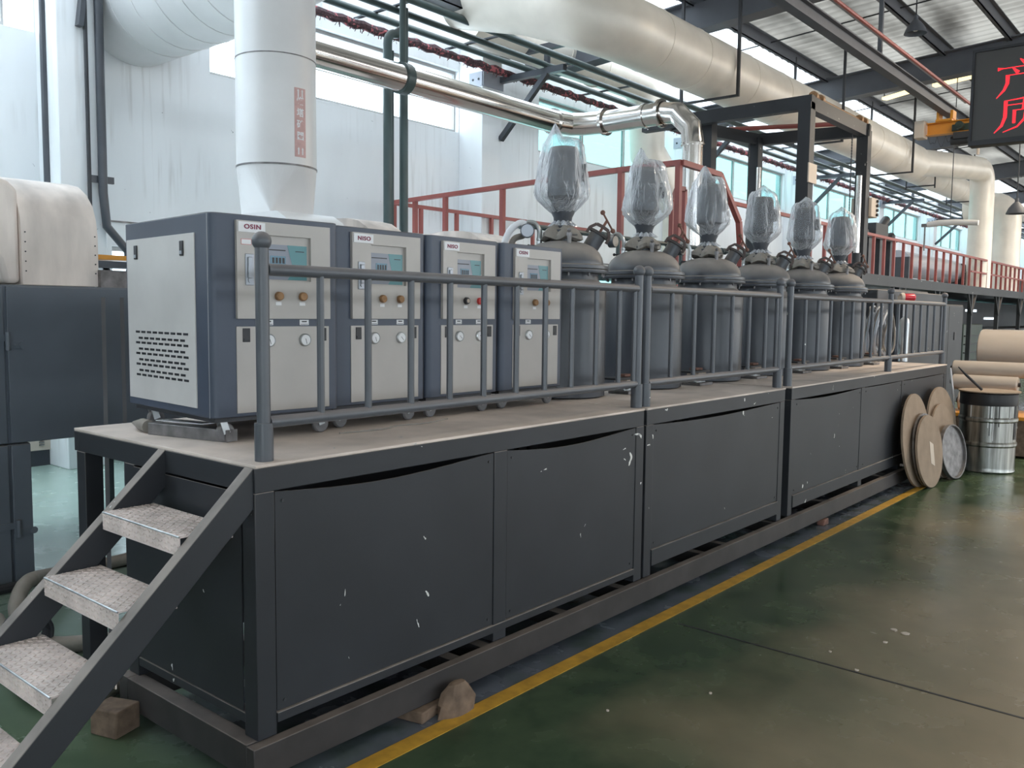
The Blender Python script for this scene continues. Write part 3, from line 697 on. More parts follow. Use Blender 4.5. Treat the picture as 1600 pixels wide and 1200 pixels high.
        mb = MB(); mb.box(px0+0.0195, px0+0.0605, -0.0172, -0.0168, 0.7885, 0.8075); obj('sticker_face', mb, 'white', parent=st, world=False)
    return T
chiller('nearest slate-framed control cabinet on casters, with a slotted cream side door', (1.85, 3.065, HP), math.radians(-4.5), 0.585, 0.80, False, True)
chiller('second slate-framed control cabinet from the stair, name plate upside down, two brass knobs', (2.452, 3.085, HP), math.radians(-1.5), 0.555, 0.78, True)
chiller('third slate-framed control cabinet, glossy taped frame, one red knob', (3.022, 3.075, HP), math.radians(0.3), 0.535, 0.78, True, False, 'black', 'red')
chiller('fourth and farthest slate-framed control cabinet, next to the first grey tank', (3.585, 3.085, HP), math.radians(-1), 0.545, 0.78, False)
# things lying under the near cabinet
mb = MB(); mb.bar((1.86, 3.55, HP+0.025), (1.96, 3.11, HP+0.025), 0.06, 0.05)
T_ = tag(obj('steel_bar', mb, 'tarnish', bevel=0.002), 'grey flat steel bar lying on the deck under the near cabinet', 'bar')
mb = MB(); mb.tube([(1.872, 3.745, HP+0.028), (1.868, 3.665, HP+0.028), (1.867, 3.66, HP+0.028), (1.855, 3.58, HP+0.028)], [0.008, 0.026, 0.028, 0.028], n=14)
tag(obj('pipe_stub', mb, 'rubber'), 'short grey pointed pipe stub lying beside the steel bar', 'pipe')
mb = MB(); mb.bar((1.935, 3.62, HP+0.047), (1.97, 3.30, HP+0.056), 0.06, 0.004); tag(obj('paper_strip', mb, 'white'), 'white strip of paper lying under the near cabinet', 'paper')
# thin loose cable along the deck
mb = MB(); mb.tube(smooth_path([(2.40, 2.98, HP+0.004), (2.62, 2.95, HP+0.004), (2.75, 2.99, HP+0.004), (2.9, 2.965, HP+0.004), (3.1, 3.01, HP+0.004)]), 0.004, n=6); tag(obj('loose_cable', mb, 'rubber'), 'thin pale cable lying on the deck below the second cabinet', 'cable')

# ================================================================== TANKS
TX = [4.52+0.985*i for i in range(6)]; TY = 3.38; RB = 0.285
img_r = Vector((0.643, -0.766, 0))
def bolts(r, z, n, c, f):
    me = None
    for k in range(n):
        t = 2*PI*(k+0.5)/n; p = Vector((c[0]+r*math.cos(t), c[1]+r*math.sin(t), z))
        mb = MB(); mb.cyl(p-Vector((0, 0, 0.016)), p+Vector((0, 0, 0.004)), 0.008, n=6); obj('bolt', mb, 'tarnish', f)
tank_lab = ['first grey tank from the stair end, beside the farthest control cabinet', 'second grey tank from the stair end, behind the paired rail posts', 'third grey tank from the stair end',
            'fourth grey tank from the stair end', 'fifth grey tank from the stair end', 'sixth and farthest grey tank, beside the coil of grey hoses']
bag_lab = ['clear plastic bag over the agitator motor of the first tank, touching the shiny pipe', 'clear plastic bag over the motor of the second tank, bulging at lower right', 'clear plastic bag over the third tank motor, in front of the upright shiny pipe',
           'clear plastic bag over the motor of the fourth tank, rounded at the top', 'clear plastic bag over the motor of the fifth tank', 'clear plastic bag over the motor of the sixth, farthest tank']
def tank(i):
    x = TX[i]; y = TY; T = thing('mixing_tank', tank_lab[i], 'tank', (x, y, HP), 0, 'grey mixing tanks on the platform'); Z = HP
    mb = MB(); mb.lathe([(RB-0.02, Z+0.001), (RB, Z+0.01), (RB, 1.845), (RB-0.004, 1.858), (RB-0.05, 1.905), (RB-0.055, 1.945)], (x, y, 0), 48); obj('vessel', mb, 'tank', T)
    sm = MB(); t = -2.4; sm.bar((x+RB*math.cos(-1.15), y+RB*math.sin(-1.15), Z+0.01), (x+RB*math.cos(-1.15), y+RB*math.sin(-1.15), 1.845), 0.004, 0.004); obj('weld_seam', sm, 'dark', T)
    mb = MB(); mb.lathe([(0.22, 1.945), (0.295, 1.945), (0.297, 1.95), (0.297, 1.965), (0.29, 1.968)], (x, y, 0), 48); f = obj('lower_flange', mb, 'tank', T)
    bolts(0.268, 1.942, 12, (x, y), f)
    mb = MB(); mb.lathe([(0.29, 1.9695), (0.295, 1.973), (0.295, 1.992), (0.27, 2.0)], (x, y, 0), 48); f = obj('upper_flange', mb, 'tank', T)
    mb = MB(); R0 = 0.262; mb.lathe([(R0, 1.998), (R0, 2.015), (0.255, 2.045), (0.235, 2.08), (0.20, 2.112), (0.15, 2.135), (0.10, 2.147), (0.05, 2.152), (0.001, 2.153)], (x, y, 0), 48); obj('domed_lid', mb, 'tank', T)
    # agitator neck and motor
    mb = MB(); mb.cyl((x, y, 2.148), (x, y, 2.22), 0.075, n=24); mb.cyl((x, y, 2.165), (x, y, 2.178), 0.095, n=24); nk = obj('agitator_neck', mb, 'tank', T)
    mb = MB(); mb.lathe([(0.05, 2.215), (0.06, 2.30), (0.075, 2.33), (0.075, 2.40), (0.10, 2.43), (0.10, 2.70), (0.085, 2.735), (0.03, 2.745)], (x, y, 0), 28)
    mo = obj('agitator_motor', mb, 'tank', T)
    mb = MB(); q = Vector((x, y, 2.58)) + img_r*0.11; mb.bar(q-Vector((0, 0, 0.05)), q+Vector((0, 0, 0.05)), 0.09, 0.05, up=img_r); obj('terminal_box', mb, 'dark', mo)
    # charging port
    ax = (img_r*0.52+Vector((0, 0, 0.854))).normalized(); p0 = Vector((x, y, 2.07))+img_r*0.155+Vector((0.02, 0.02, 0)); p1 = p0+ax*0.145
    mb = MB(); mb.cyl(p0, p1, 0.052, n=24); pt = obj('charging_port', mb, 'tank', T)
    mb = MB(); mb.cyl(p1+ax*0.001, p1+ax*0.018, 0.064, n=24); obj('port_lid', mb, 'skid', pt)
    side = ax.cross(img_r.cross(Vector((0, 0, 1)))).normalized()
    sd = Vector((0.766, 0.643, 0)); tt = img_r - ax*img_r.dot(ax); tt.normalize()
    a0 = p1-tt*0.072-ax*0.018; a1 = p1+tt*0.072-ax*0.018
    path = [a0, a0+ax*0.035, p1-tt*0.045+ax*0.058, p1+ax*0.062, p1+tt*0.045+ax*0.058, a1+ax*0.035, a1]
    mb = MB()
    for k in range(len(path)-1): mb.bar(path[k], path[k+1], 0.018, 0.026, up=sd)
    cl = obj('clamp', mb, 'clampdark', pt)
    s0 = p1+ax*0.02; s1 = p1+ax*0.11
    mb = MB(); mb.cyl(s0, s1, 0.009, n=10); hd = (tt*0.55+Vector((0, 0, -0.45))+sd*0.3).normalized()
    mb.cyl(s1-hd*0.055, s1+hd*0.075, 0.0065, n=10); mb.ball(s1-hd*0.06, 0.016, 12); mb.ball(s1+hd*0.08, 0.016, 12); obj('clamp_screw', mb, 'rust', pt)
    # pressure gauge on a bent pipe, left side
    g0 = Vector((x, y, 2.09))-img_r*0.15; 
    mb = MB(); mb.cyl(g0+Vector((0, 0, 0)), g0+Vector((0, 0, 0.06)), 0.016, n=12); mb.ball(g0+Vector((0, 0, 0.072)), 0.018, 10)
    mb.tube(smooth_path([g0+Vector((0, 0, 0.06)), g0+Vector((0, 0, 0.13)), g0-img_r*0.03+Vector((0, 0, 0.175)), g0-img_r*0.08+Vector((0, 0, 0.18))]), 0.014, n=10)
    vg = obj('gauge_pipe', mb, 'galv', T)
    mb = MB(); gc = g0-img_r*0.075+Vector((0, 0, 0.125)); na = Vector((-0.766, -0.643, 0)) if i == 0 else (img_r*0.8+Vector((-0.766, -0.643, 0))*0.6).normalized()
    mb.cyl(gc-na*0.025, gc+na*0.02, 0.045, n=24); gg = obj('pressure_gauge', mb, 'tank', T)
    mb = MB(); mb.cyl(gc+na*0.0205, gc+na*0.0225, 0.039, n=24); obj('dial_face', mb, 'silver' if i == 0 else 'paper', gg)
    mb = MB(); mb.cyl(g0+img_r*0.0-Vector((0, 0, 0.0))+Vector((0, 0, 0.03)), g0-img_r*0.06+Vector((0, 0, 0.03)), 0.007, n=8); mb.ball(g0-img_r*0.065+Vector((0, 0, 0.03)), 0.011, 8); obj('lever', mb, 'dark', vg)
    # small tap at the centre front of the lid
    c0 = Vector((x-0.09, y-0.12, 2.12)); mb = MB(); mb.cyl(c0, c0+Vector((0, 0, 0.055)), 0.014, n=10); mb.cyl(c0+Vector((0, 0, 0.055)), c0+Vector((0, 0, 0.075)), 0.02, n=6); mb.cyl(c0+Vector((0, 0, 0.062))-img_r*0.012, c0+Vector((0, 0, 0.062))+img_r*0.05, 0.005, n=8)
    mb.ball(c0+Vector((0, 0, 0.09)), 0.014, 8); obj('tap', mb, 'tarnish', T)
    # dusty cloth-like collar round the neck
    mb = MB(); n = 26; prof = [(0.10, 2.155), (0.125, 2.165), (0.12, 2.19), (0.10, 2.215), (0.07, 2.235), (0.055, 2.25)]; mb.lathe(prof, (x, y, 0), n)
    rs = random.Random(i*11+3)
    for v in mb.v:
        a = math.atan2(v.y-y, v.x-x); k = 1+0.16*math.sin(3*a+i)+0.1*math.sin(7*a+2*i)+rs.uniform(-.05, .05); v.x = x+(v.x-x)*k; v.y = y+(v.y-y)*k; v.z += 0.012*math.sin(5*a+i)
    obj('neck_wrap', mb, 'rubber', T)
    # support bracket on the right side with load pad
    bx = x+0.46; by = 3.17
    for (nm, b_, m_) in (('support_pad', (bx-0.10, bx+0.10, by-0.08, by+0.08, HP+0.001, HP+0.022), 'tarnish'), ('load_cell', (bx-0.07, bx+0.05, by-0.05, by+0.05, HP+0.055, HP+0.095), 'paper'), ('bracket_plate', (bx-0.19, bx+0.09, by-0.06, by+0.06, HP+0.097, HP+0.112), 'dark'), ('bracket_nut', (bx-0.07, bx+0.03, by-0.03, by+0.03, HP+0.113, HP+0.13), 'rust')):
        mb = MB(); mb.box(*b_); obj(nm, mb, m_, T, bevel=0.003)
    mb = MB(); mb.cyl((bx-0.04, by, HP+0.02), (bx-0.04, by, HP+0.056), 0.014, n=8); mb.cyl((bx+0.03, by, HP+0.02), (bx+0.03, by, HP+0.056), 0.012, n=8); mb.box(bx-0.07, bx+0.07, by-0.03, by+0.03, HP+0.022, HP+0.028); obj('pad_bolts', mb, 'galv', T)
    return T
def bag(i):
    x = TX[i]; y = TY; rs = random.Random(40+i*7)
    prof = [(0.052, 2.275), (0.04, 2.292), (0.06, 2.32), (0.11, 2.365), (0.158, 2.415), (0.172, 2.45), (0.168, 2.50), (0.158, 2.57), (0.147, 2.64), (0.137, 2.70), (0.126, 2.75), (0.10, 2.785), (0.07, 2.793), (0.045, 2.795), (0.004, 2.80)]
    if i == 1: prof = [(r*(1.02 if z < 2.6 else 0.95), z) for r, z in prof]
    if i >= 3: prof = [(r*0.97, z) for r, z in prof]
    n = 40; pf = []
    for a, b in zip(prof[:-1], prof[1:]):
        for t in range(2): pf.append((a[0]+(b[0]-a[0])*t/2, a[1]+(b[1]-a[1])*t/2))
    pf.append(prof[-1]); mb = MB(); mb.lathe(pf, (x, y, 0), n)
    ph = [rs.uniform(0, 6.28) for _ in range(8)]
    colr = [rs.uniform(-0.1, 0.1) for _ in range(n)]; colr2 = [rs.uniform(-0.08, 0.08) for _ in range(n)]
    lean = rs.uniform(-0.02, 0.02); m_ = len(pf)
    for q, v in enumerate(mb.v):
        kc = q % n; a = 2*PI*kc/n; h = (v.z-2.275)/0.525
        k = 1+colr[kc]*(1-h)+colr2[kc]*h+0.05*math.sin(3*a+ph[0]+h*2.5)+0.09*math.sin(a+ph[4])*math.sin(PI*min(1, h))+rs.uniform(-0.018, 0.018)
        v.x = x+(v.x-x)*k; v.y = y+(v.y-y)*k
        dl = -(Vector((v.x-x, v.y-y, 0)).dot(img_r))
        if i < 3 and h > 0.86: g = max(0, 1-abs(dl-0.055)/0.05); v.z += 0.085*g*min(1, (h-0.86)/0.1)
        elif h > 0.9: g = max(0, 1-abs(dl)/0.06); v.z += 0.05*g*(h-0.9)/0.1
        v.x += lean*h
    bo = obj('plastic_bag', mb, 'film'); bo.data.set_sharp_from_angle(angle=math.radians(60)); T = tag(bo, bag_lab[i], 'bag', 'plastic bags over the tank motors')
    # tie and ruffled skirt
    mb = MB(); mb.tube([(x+0.047*math.cos(t), y+0.047*math.sin(t), 2.291) for t in [2*PI*k/16 for k in range(17)]], 0.004, n=6); obj('tie', mb, 'white', T)
    mb = MB(); mb.lathe([(0.045, 2.289), (0.07, 2.262), (0.085, 2.245)], (x, y, 0), 48)
    mb.f = mb.f[:-2]
    for v in mb.v: a = math.atan2(v.y-y, v.x-x); k = 1+0.22*math.sin(11*a+ph[0])*(2.291-v.z)/0.05; v.x = x+(v.x-x)*k; v.y = y+(v.y-y)*k
    obj('skirt', mb, 'film', T)
for i in range(6): tank(i); bag(i)
# white hoses at first tank
mb = MB(); g = Vector((TX[0], TY, 2.09))-img_r*0.23
mb.tube(smooth_path([g+Vector((0.02, 0, 0.165)), g-img_r*0.05+Vector((0, 0, 0.17)), g-img_r*0.12+Vector((0, 0, 0.10)), g-img_r*0.155+Vector((0, 0.0, -0.05)), g-img_r*0.16+Vector((0, 0, -0.25)), g-img_r*0.12+Vector((0.05, 0.22, -0.7))]), 0.021, n=12)
tag(obj('hose', mb, 'white'), 'thick pale braided hose curving down behind the farthest control cabinet', 'hose')
mb = MB(); mb.tube(smooth_path([g+Vector((0.03, 0.05, 0.10)), g-img_r*0.05+Vector((0, 0.05, 0.06)), g-img_r*0.07+Vector((0, 0.05, -0.1)), g-img_r*0.05+Vector((0, 0.1, -0.5))]), 0.02, n=12)
tag(obj('hose', mb, 'rubber'), 'dusty grey hose hanging just right of the thick pale hose', 'hose')
# green transverse pipes behind the tanks
for i in range(5):
    xa = TX[i]+0.2; mb = MB(); mb.tube([(xa-0.1, 3.8, 2.285), (TX[i+1]+0.12, 3.8, 2.285)], 0.018, n=10)
    for s in (xa-0.08, TX[i+1]+0.1): mb.cyl((s-0.03, 3.8, 2.285), (s+0.03, 3.8, 2.285), 0.03, n=12)
    mb.cyl((xa+0.1, 3.8, HP), (xa+0.1, 3.8, 2.285), 0.016, n=10)
    tag(obj('green_pipe', mb, 'green'), ['green pipe on a thin riser behind the gap between %s tanks' % s for s in ('the first and second', 'the second and third', 'the third and fourth', 'the fourth and fifth', 'the fifth and sixth')][i], 'pipe', 'green pipes behind the tanks')

# ================================================================== SHINY PIPE
T = thing('stainless_pipe', 'shiny stainless ventilation pipe running along the wall, across and down behind the third tank', 'pipe', (9.62, 5.26, 0))
zc = 4.16; xr = 9.62; ya = 7.05; yb = 5.26; R1 = 0.145
path = [(5.0, ya, zc), (9.2, ya, zc)]; mb = MB(); mb.tube(path, R1, n=32); obj('long_run', mb, 'chrome', T)
mb = MB(); mb.tube([(9.2, ya, zc), (9.45, ya-0.07, zc), (9.56, ya-0.24, zc), (xr, ya-0.5, zc)], R1, n=32); mb.cyl((9.17, ya, zc), (9.2, ya, zc), R1+0.022, n=32); obj('elbow', mb, 'chrome', T)
mb = MB(); mb.tube([(xr, ya-0.5, zc), (xr, yb+0.42, zc)], R1-0.005, n=32); mb.cyl((xr, ya-0.5, zc), (xr, ya-0.54, zc), R1+0.03, n=32); mb.cyl((xr, yb+0.46, zc), (xr, yb+0.42, zc), R1+0.03, n=32); mb.cyl((xr, ya-1.1, zc), (xr, ya-1.14, zc), R1+0.008, n=32); obj('cross_run', mb, 'chrome', T)
pts = [(xr, yb+0.42, zc)]+[tuple(p) for p in arc((xr, yb+0.36, zc-0.36), 0.36, PI/2, PI, (0, 1, 0), (0, 0, 1), 4)][0:]
pts = [(xr, yb+0.42, zc)]+[(xr, yb+0.36-0.36*math.sin(t), zc-0.36+0.36*math.cos(t)) for t in (PI/8, 3*PI/8)]+[(xr, yb, zc-0.42)]
mb = MB(); mb.tube(pts, R1-0.012, n=32); obj('elbow', mb, 'chrome', T)
mb = MB(); mb.tube([(xr, yb, zc-0.42), (xr, yb, 0)], R1-0.022, n=32); mb.cyl((xr, yb, zc-0.44), (xr, yb, zc-0.415), R1, n=32); obj('down_pipe', mb, 'chrome', T)
# hanger of the pipe
mb = MB(); mb.cyl((6.55, ya-0.0, zc+0.1), (6.55, ya, roof_z(ya)-0.15), 0.035, n=12); mb.cyl((6.50, ya, zc), (6.60, ya, zc), R1+0.02, n=32)
tag(obj('pipe_hanger', mb, 'green'), 'dark hanger tube and clamp holding the shiny pipe from the roof', 'hanger')

# ================================================================== DUCTS
def duct(label, pts, r, m='duct', seams=(), n=40, name='air_duct', cat='duct'):
    pts = [Vector(p) for p in pts]; T = thing(name, label, cat, tuple(pts[-1]))
    mb = MB(); mb.tube(pts, r, n=n); obj('duct_body', mb, m, T)
    for (p, q) in seams: mb = MB(); mb.cyl(p, q, (r if not isinstance(r, list) else r[0])+0.006, n=n); obj('seam_band', mb, m, T)
    return T
# vertical white duct behind the cabinets with red label
T = thing('air_duct', 'upright white round duct behind the control cabinets, with a faded red label', 'duct', (4.57, 6.5, 2.5))
rD = 0.335
mb = MB(); mb.cyl((4.57, 6.5, 2.90), (4.57, 6.5, 5.3), rD, n=56); obj('duct_body', mb, 'duct', T)
mb = MB(); mb.cyl((4.57, 6.5, 2.895), (4.57, 6.5, 2.91), rD+0.005, n=56); obj('seam_band', mb, 'tarnish', T); mb = MB(); mb.cyl((4.57, 6.5, 3.795), (4.57, 6.5, 3.803), rD+0.004, n=56); obj('seam_band', mb, 'tarnish', T)
# round-to-square reducer
mb = MB(); cc = [(1, 1), (-1, 1), (-1, -1), (1, -1)]; hq = 0.215
for q in range(4):
    cq = (4.57+hq*cc[q][0], 6.5+hq*cc[q][1], 2.50); cn = (4.57+hq*cc[(q+1) % 4][0], 6.5+hq*cc[(q+1) % 4][1], 2.50)
    ring = [(4.57+rD*math.cos(q*PI/2+t*PI/24), 6.5+rD*math.sin(q*PI/2+t*PI/24), 2.895) for t in range(13)]
    for t in range(12): mb.add([cq, ring[t], ring[t+1]], [(0, 1, 2)])
    mb.add([cq, ring[12], cn], [(0, 1, 2)])
obj('square_reducer', mb, 'duct', T, smooth=False)
# label on the curved face
def on_cyl(u, v, d): a = -PI/2+u/(rD); return (4.57+(rD+d)*math.cos(a), 6.5+(rD+d)*math.sin(a), v)
mb = MB(); vs = []; fs = []; nn = 6; lw = 0.055; z0, z1 = 2.97, 3.535
for k in range(nn+1):
    u = -lw+2*lw*k/nn; vs += [on_cyl(u, z0, 0.002), on_cyl(u, z1, 0.002), on_cyl(u, z0, 0.0005), on_cyl(u, z1, 0.0005)]
for k in range(nn): a = 4*k; b = 4*k+4; fs += [(a, b, b+1, a+1), (a+2, a+3, b+3, b+2), (a, a+2, b+2, b), (a+1, b+1, b+3, a+3)]
fs += [(0, 1, 3, 2), (4*nn, 4*nn+2, 4*nn+3, 4*nn+1)]
mb.add(vs, fs); lb = obj('red_label', mb, 'label_red', T, label='faded red label')
gl = MB()
for ch, zc_ in zip('煤塔矿圈', (3.425, 3.33, 3.235, 3.14)):
    g_ = text_mb(ch, 0.072, 0.0005, 0.002)
    g_.v = [Vector(on_cyl(v.x, v.y+zc_-0.0, 0.003+v.z)) for v in g_.v]; gl.add(g_.v, g_.f)
for zc_ in (3.495, 3.02):
    for u in (-0.02, 0.02):
        vs = [on_cyl(u-0.006, zc_-0.03, 0.003), on_cyl(u+0.006, zc_-0.03, 0.003), on_cyl(u+0.006, zc_+0.015, 0.003), on_cyl(u+0.012, zc_+0.012, 0.003), on_cyl(u, zc_+0.032, 0.003), on_cyl(u-0.012, zc_+0.012, 0.003), on_cyl(u-0.006, zc_+0.015, 0.003)]
        gl.add(vs, [tuple(range(7))])
obj('label_print', gl, 'white', lb, smooth=False)
# duct from the wall over to the upright duct
duct('large white duct coming from the left wall overhead, top left of the photo', [(5.03, 9.84, 5.05), (5.03, 7.6, 5.05), (4.95, 6.7, 5.08), (4.6, 5.9, 5.2)], 0.62, 'duct',
     [((5.03, y, 5.05), (5.03, y-0.006, 5.05)) for y in (9.2, 8.8, 8.4, 8.0, 7.65)])
# big silver duct along the hall
yy = 6.1; zz = 5.18; rS = 0.40
pts = [(8.72, 8.3, 5.86), (8.85, 7.2, 5.6)]+[tuple(p) for p in elbow((8.85, 7.2, 5.6), (8.9, yy, zz), (11, yy, zz), 0.75, 6)]+[(16.0, yy, zz), (21.4, yy, zz)]
duct('large silver insulated duct running along the hall under the roof', pts, rS, 'insul', [((x, yy, zz), (x+0.012, yy, zz)) for x in (9.9, 10.9, 12.4, 13.6, 15.1, 16.6, 18.1, 19.6)])
pts = [(21.45, 6.08, 5.2), (22.6, 5.97, 5.32)]+[tuple(p) for p in elbow((22.6, 5.97, 5.32), (26.3, 5.68, 5.64), (26.35, 5.68, 2), 0.55, 8)]+[(26.35, 5.68, 2.462)]
duct('upright white duct standing on the high walkway, nearest of the right-hand row', pts, 0.30, 'insul', [((26.33, 5.68, z), (26.33, 5.68, z+0.02)) for z in (4.9, 3.8, 2.9)])
for (x, y, zt, lab) in ((31.2, 6.0, 5.2, 'second upright white duct of the right-hand row, with yellowed strips'), ):
    pts = [(x, y+1.2, zt)]+[tuple(p) for p in elbow((x, y+1.2, zt), (x, y, zt), (x, y, 2), 0.5, 8)]+[(x, y, 2.462)]
    duct(lab, pts, 0.42, 'insul', [((x, y, z), (x, y, z+0.02)) for z in (4.2, 3.2, 2.4)])
pts = [(22.8, 6.75, 5.42), (30.6, 6.75, 5.42)]
duct('silver duct continuing down the hall behind the first upright duct', pts, 0.33, 'insul', [((x, 6.75, 5.42), (x+0.02, 6.75, 5.42)) for x in (24, 26, 28)])
T = bpy.data.objects[[o.name for o in bpy.data.objects if o.get('label', '').startswith('silver duct continuing')][0]]
for x in (24.5, 28.5):
    for y in (6.40, 7.10): mb = MB(); mb.bar((x, y, 5.0), (x, y, roof_z(y)-0.03), 0.03, 0.03); obj('hanger_rod', mb, 'dark', T)
    mb = MB(); mb.bar((x, 6.40, 5.07), (x, 7.10, 5.07), 0.03, 0.03); obj('hanger_bar', mb, 'dark', T)
duct('slim silver duct running level between the wall and the large duct', [(15.0, 7.6, 6.0), (24.0, 7.6, 6.0), (44, 7.6, 6.0)], 0.24, 'insul', [((x, 7.6, 6.0), (x+0.02, 7.6, 6.0)) for x in (16, 18, 20, 22, 24, 26)])
pts = [(9.6, 9.0, 5.95), (13.6, 9.0, 6.0)]+[tuple(p) for p in elbow((13.6, 9.0, 6.0), (14.6, 9.0, 6.0), (14.65, 9.0, 4.9), 0.5, 6)]+[(14.7, 9.0, 4.75), (15.95, 9.0, 3.85), (16.0, 9.0, 3.5), (16.0, 9.0, 2.0)]
duct('white duct by the left wall bending down behind the second plastic bag', pts, 0.34, 'insul', [((x, 9.0, 5.97), (x+0.02, 9.0, 5.97)) for x in (10.6, 11.8, 12.9)])
for i, (x, y, z, yl) in enumerate(((11.6, 5.66, 4.76, 6.55), (15.7, 5.66, 4.76, 6.55), (19.9, 5.66, 4.76, 6.55))):
    mb = MB(); mb.bar((x, y, roof_z(y)-0.1), (x, y, z), 0.04, 0.04); mb.bar((x, y-0.02, z-0.01), (x, yl, z-0.01), 0.04, 0.03); mb.bar((x, yl, z), (x, yl, roof_z(yl)-0.1), 0.04, 0.04)
    tag(obj('duct_hanger', mb, 'dark'), ['dark U-shaped strap holding the big silver duct, nearest the shiny pipe', 'dark U-shaped strap holding the big silver duct, middle one', 'dark U-shaped strap holding the big silver duct, farthest one by the crane'][i], 'hanger')

# ================================================================== PIPE RACK
ORD = 'first second third fourth fifth sixth seventh eighth ninth tenth eleventh twelfth thirteenth fourteenth fifteenth sixteenth seventeenth eighteenth'.split()
def rack_bracket(x, lab):
    T = thing('rack_bracket', lab, 'bracket', (x, 9.35, 4.4), 0, 'brackets of the wall pipe rack'); 
    for z in (5.36, 5.72):
        mb = MB(); mb.bar((x, 9.34, z), (x, 8.08, z), 0.09, 0.09); obj('arm', mb, 'tank', T)
    mb = MB(); mb.bar((x, 9.34, 4.44), (x, 8.42, 5.33), 0.08, 0.08); obj('brace', mb, 'tank', T)
    mb = MB(); mb.bar((x, 8.42, 5.36), (x, 8.42, 5.72), 0.07, 0.07); obj('strut', mb, 'tank', T)
    xc = min(XP, key=lambda a: abs(a-x)); mb = MB(); mb.box(xc-0.245, xc-0.232, 9.32, 9.62, 5.2, 5.42); mb.box(xc-0.245, xc+0.245, 9.33, 9.348, 5.2, 5.42); wp = obj('wall_plate', mb, 'lgrey', T)
    for yb_ in (9.42, 9.54): mb = MB(); mb.cyl((xc-0.25, yb_, 5.31), (xc-0.245, yb_, 5.31), 0.02, n=8); obj('bolt', mb, 'dark', wp)
names = ['nearest grey triangular bracket carrying the pipe rack, above the first tank', 'second grey bracket of the pipe rack, behind the shiny pipe', 'third grey bracket of the pipe rack, seen through the lifting frame', 'fourth grey bracket of the pipe rack, above the red railing', 'fifth grey bracket of the pipe rack', 'sixth grey bracket of the pipe rack, far down the wall']
for k, x in enumerate([XP[3], XP[4], XP[5], XP[6], XP[7], XP[8]]): rack_bracket(x+0.2 if k == 0 else x, names[k])
for (y, z, r, m, lab) in ((8.02, 5.46, 0.05, 'green', 'outermost dark green pipe of the rack along the wall'), (8.42, 5.45, 0.042, 'green', 'second dark green pipe of the rack along the wall'),
                          (8.80, 5.45, 0.045, 'green', 'third dark green pipe of the rack, next to the frayed one')):
    mb = MB(); mb.cyl((5.75, y, z), (48, y, z), r, n=12); tag(obj('rack_pipe', mb, m), lab, 'pipe')
mb = MB(); mb.box(5.75, 9.6, 7.95, 8.3, 5.56, 5.575); mb.box(5.75, 9.6, 7.95, 7.965, 5.56, 5.66); mb.box(5.75, 9.6, 8.285, 8.3, 5.56, 5.66)
tag(obj('cable_tray', mb, 'tank'), 'long grey cable tray on top of the pipe rack, upper left', 'tray')
mb = MB(); mb.tube([(5.75+0.12*i, 9.15+0.015*math.sin(i*1.7), 5.42+0.012*math.sin(i*2.3)) for i in range(350)], [0.05+0.014*random.random() for _ in range(350)], n=9)
rs = random.Random(5)
for i in range(500):
    x = 5.8+40*rs.random()**1.6; a = rs.uniform(0, 2*PI); p = Vector((x, 9.15, 5.41)); q = p+Vector((rs.uniform(-.04, .04), 0.08*math.cos(a), -0.09*abs(math.sin(a)))); mb.bar(p, q, 0.012, 0.004)
tag(obj('frayed_pipe', mb, 'fray'), 'pipe wrapped in frayed red and black tape on the wall side of the rack', 'pipe')
for i, x in enumerate([6.0+1.7*k for k in range(18)]):
    mb = MB(); mb.bar((x, 8.02, 5.5), (x, 9.2, 5.5), 0.05, 0.02)
    tag(obj('rack_rung', mb, 'tank'), ORD[i]+' short grey cross bar of the wall pipe rack, counted from the left', 'cross bar', 'cross bars of the pipe rack')
# drop pipes
mb = MB(); mb.tube([(7.46, 8.3, 1.9), (7.46, 8.3, 4.85)]+[tuple(p) for p in elbow((7.46, 8.3, 4.85), (7.46, 8.3, 5.1), (7.75, 8.3, 5.12), 0.14, 5)]+[(7.72, 8.3, 5.2)], 0.055, n=14); tag(obj('drop_pipe', mb, 'green'), 'left one of two dark green drop pipes before the left wall, bent at the top', 'pipe')
mb = MB(); mb.cyl((7.73, 8.3, 1.9), (7.73, 8.3, 5.45), 0.055, n=14); tag(obj('drop_pipe', mb, 'green'), 'right, straight one of two dark green drop pipes before the left wall', 'pipe')
mb = MB(); mb.cyl((7.55, 8.32, 1.9), (7.55, 8.32, 4.9), 0.025, n=10); tag(obj('drop_pipe', mb, 'green'), 'thinnest of the dark pipes dropping down before the left wall', 'pipe')
# conduits on the first pilaster
mb = MB(); mb.cyl((3.955, 9.62, 1.9), (3.955, 9.62, 6.9), 0.035, n=10); tag(obj('wall_conduit', mb, 'tank'), 'dark conduit on the lit side face of the nearest wall column', 'conduit')
mb = MB(); mb.cyl((4.24, 9.30, 1.9), (4.24, 9.30, 6.9), 0.02, n=10); tag(obj('wall_conduit', mb, 'dark'), 'thin dark conduit on the front of the nearest wall column', 'conduit')
mb = MB(); mb.tube([(4.37, 9.28, 6.9), (4.37, 9.28, 2.9), (4.40, 9.28, 2.55), (4.62, 9.28, 2.3), (4.66, 9.28, 1.9)], 0.045, n=12); mb.box(4.25, 4.5, 9.30, 9.34, 3.0, 3.07)
tag(obj('wall_conduit', mb, 'tank'), 'thick grey conduit on the front of the nearest wall column, bending right at the bottom', 'conduit')
mb = MB(); mb.bar((3.75, 9.2, 6.3), (3.83, 9.25, 4.15), 0.10, 0.06); 
# steel brace at top left
mb = MB(); mb.bar((4.32, 9.30, 5.6), (4.18, 9.30, 4.55), 0.09, 0.05); tag(obj('steel_brace', mb, 'tank'), 'short slanted grey steel brace on the nearest wall column, top left', 'brace')

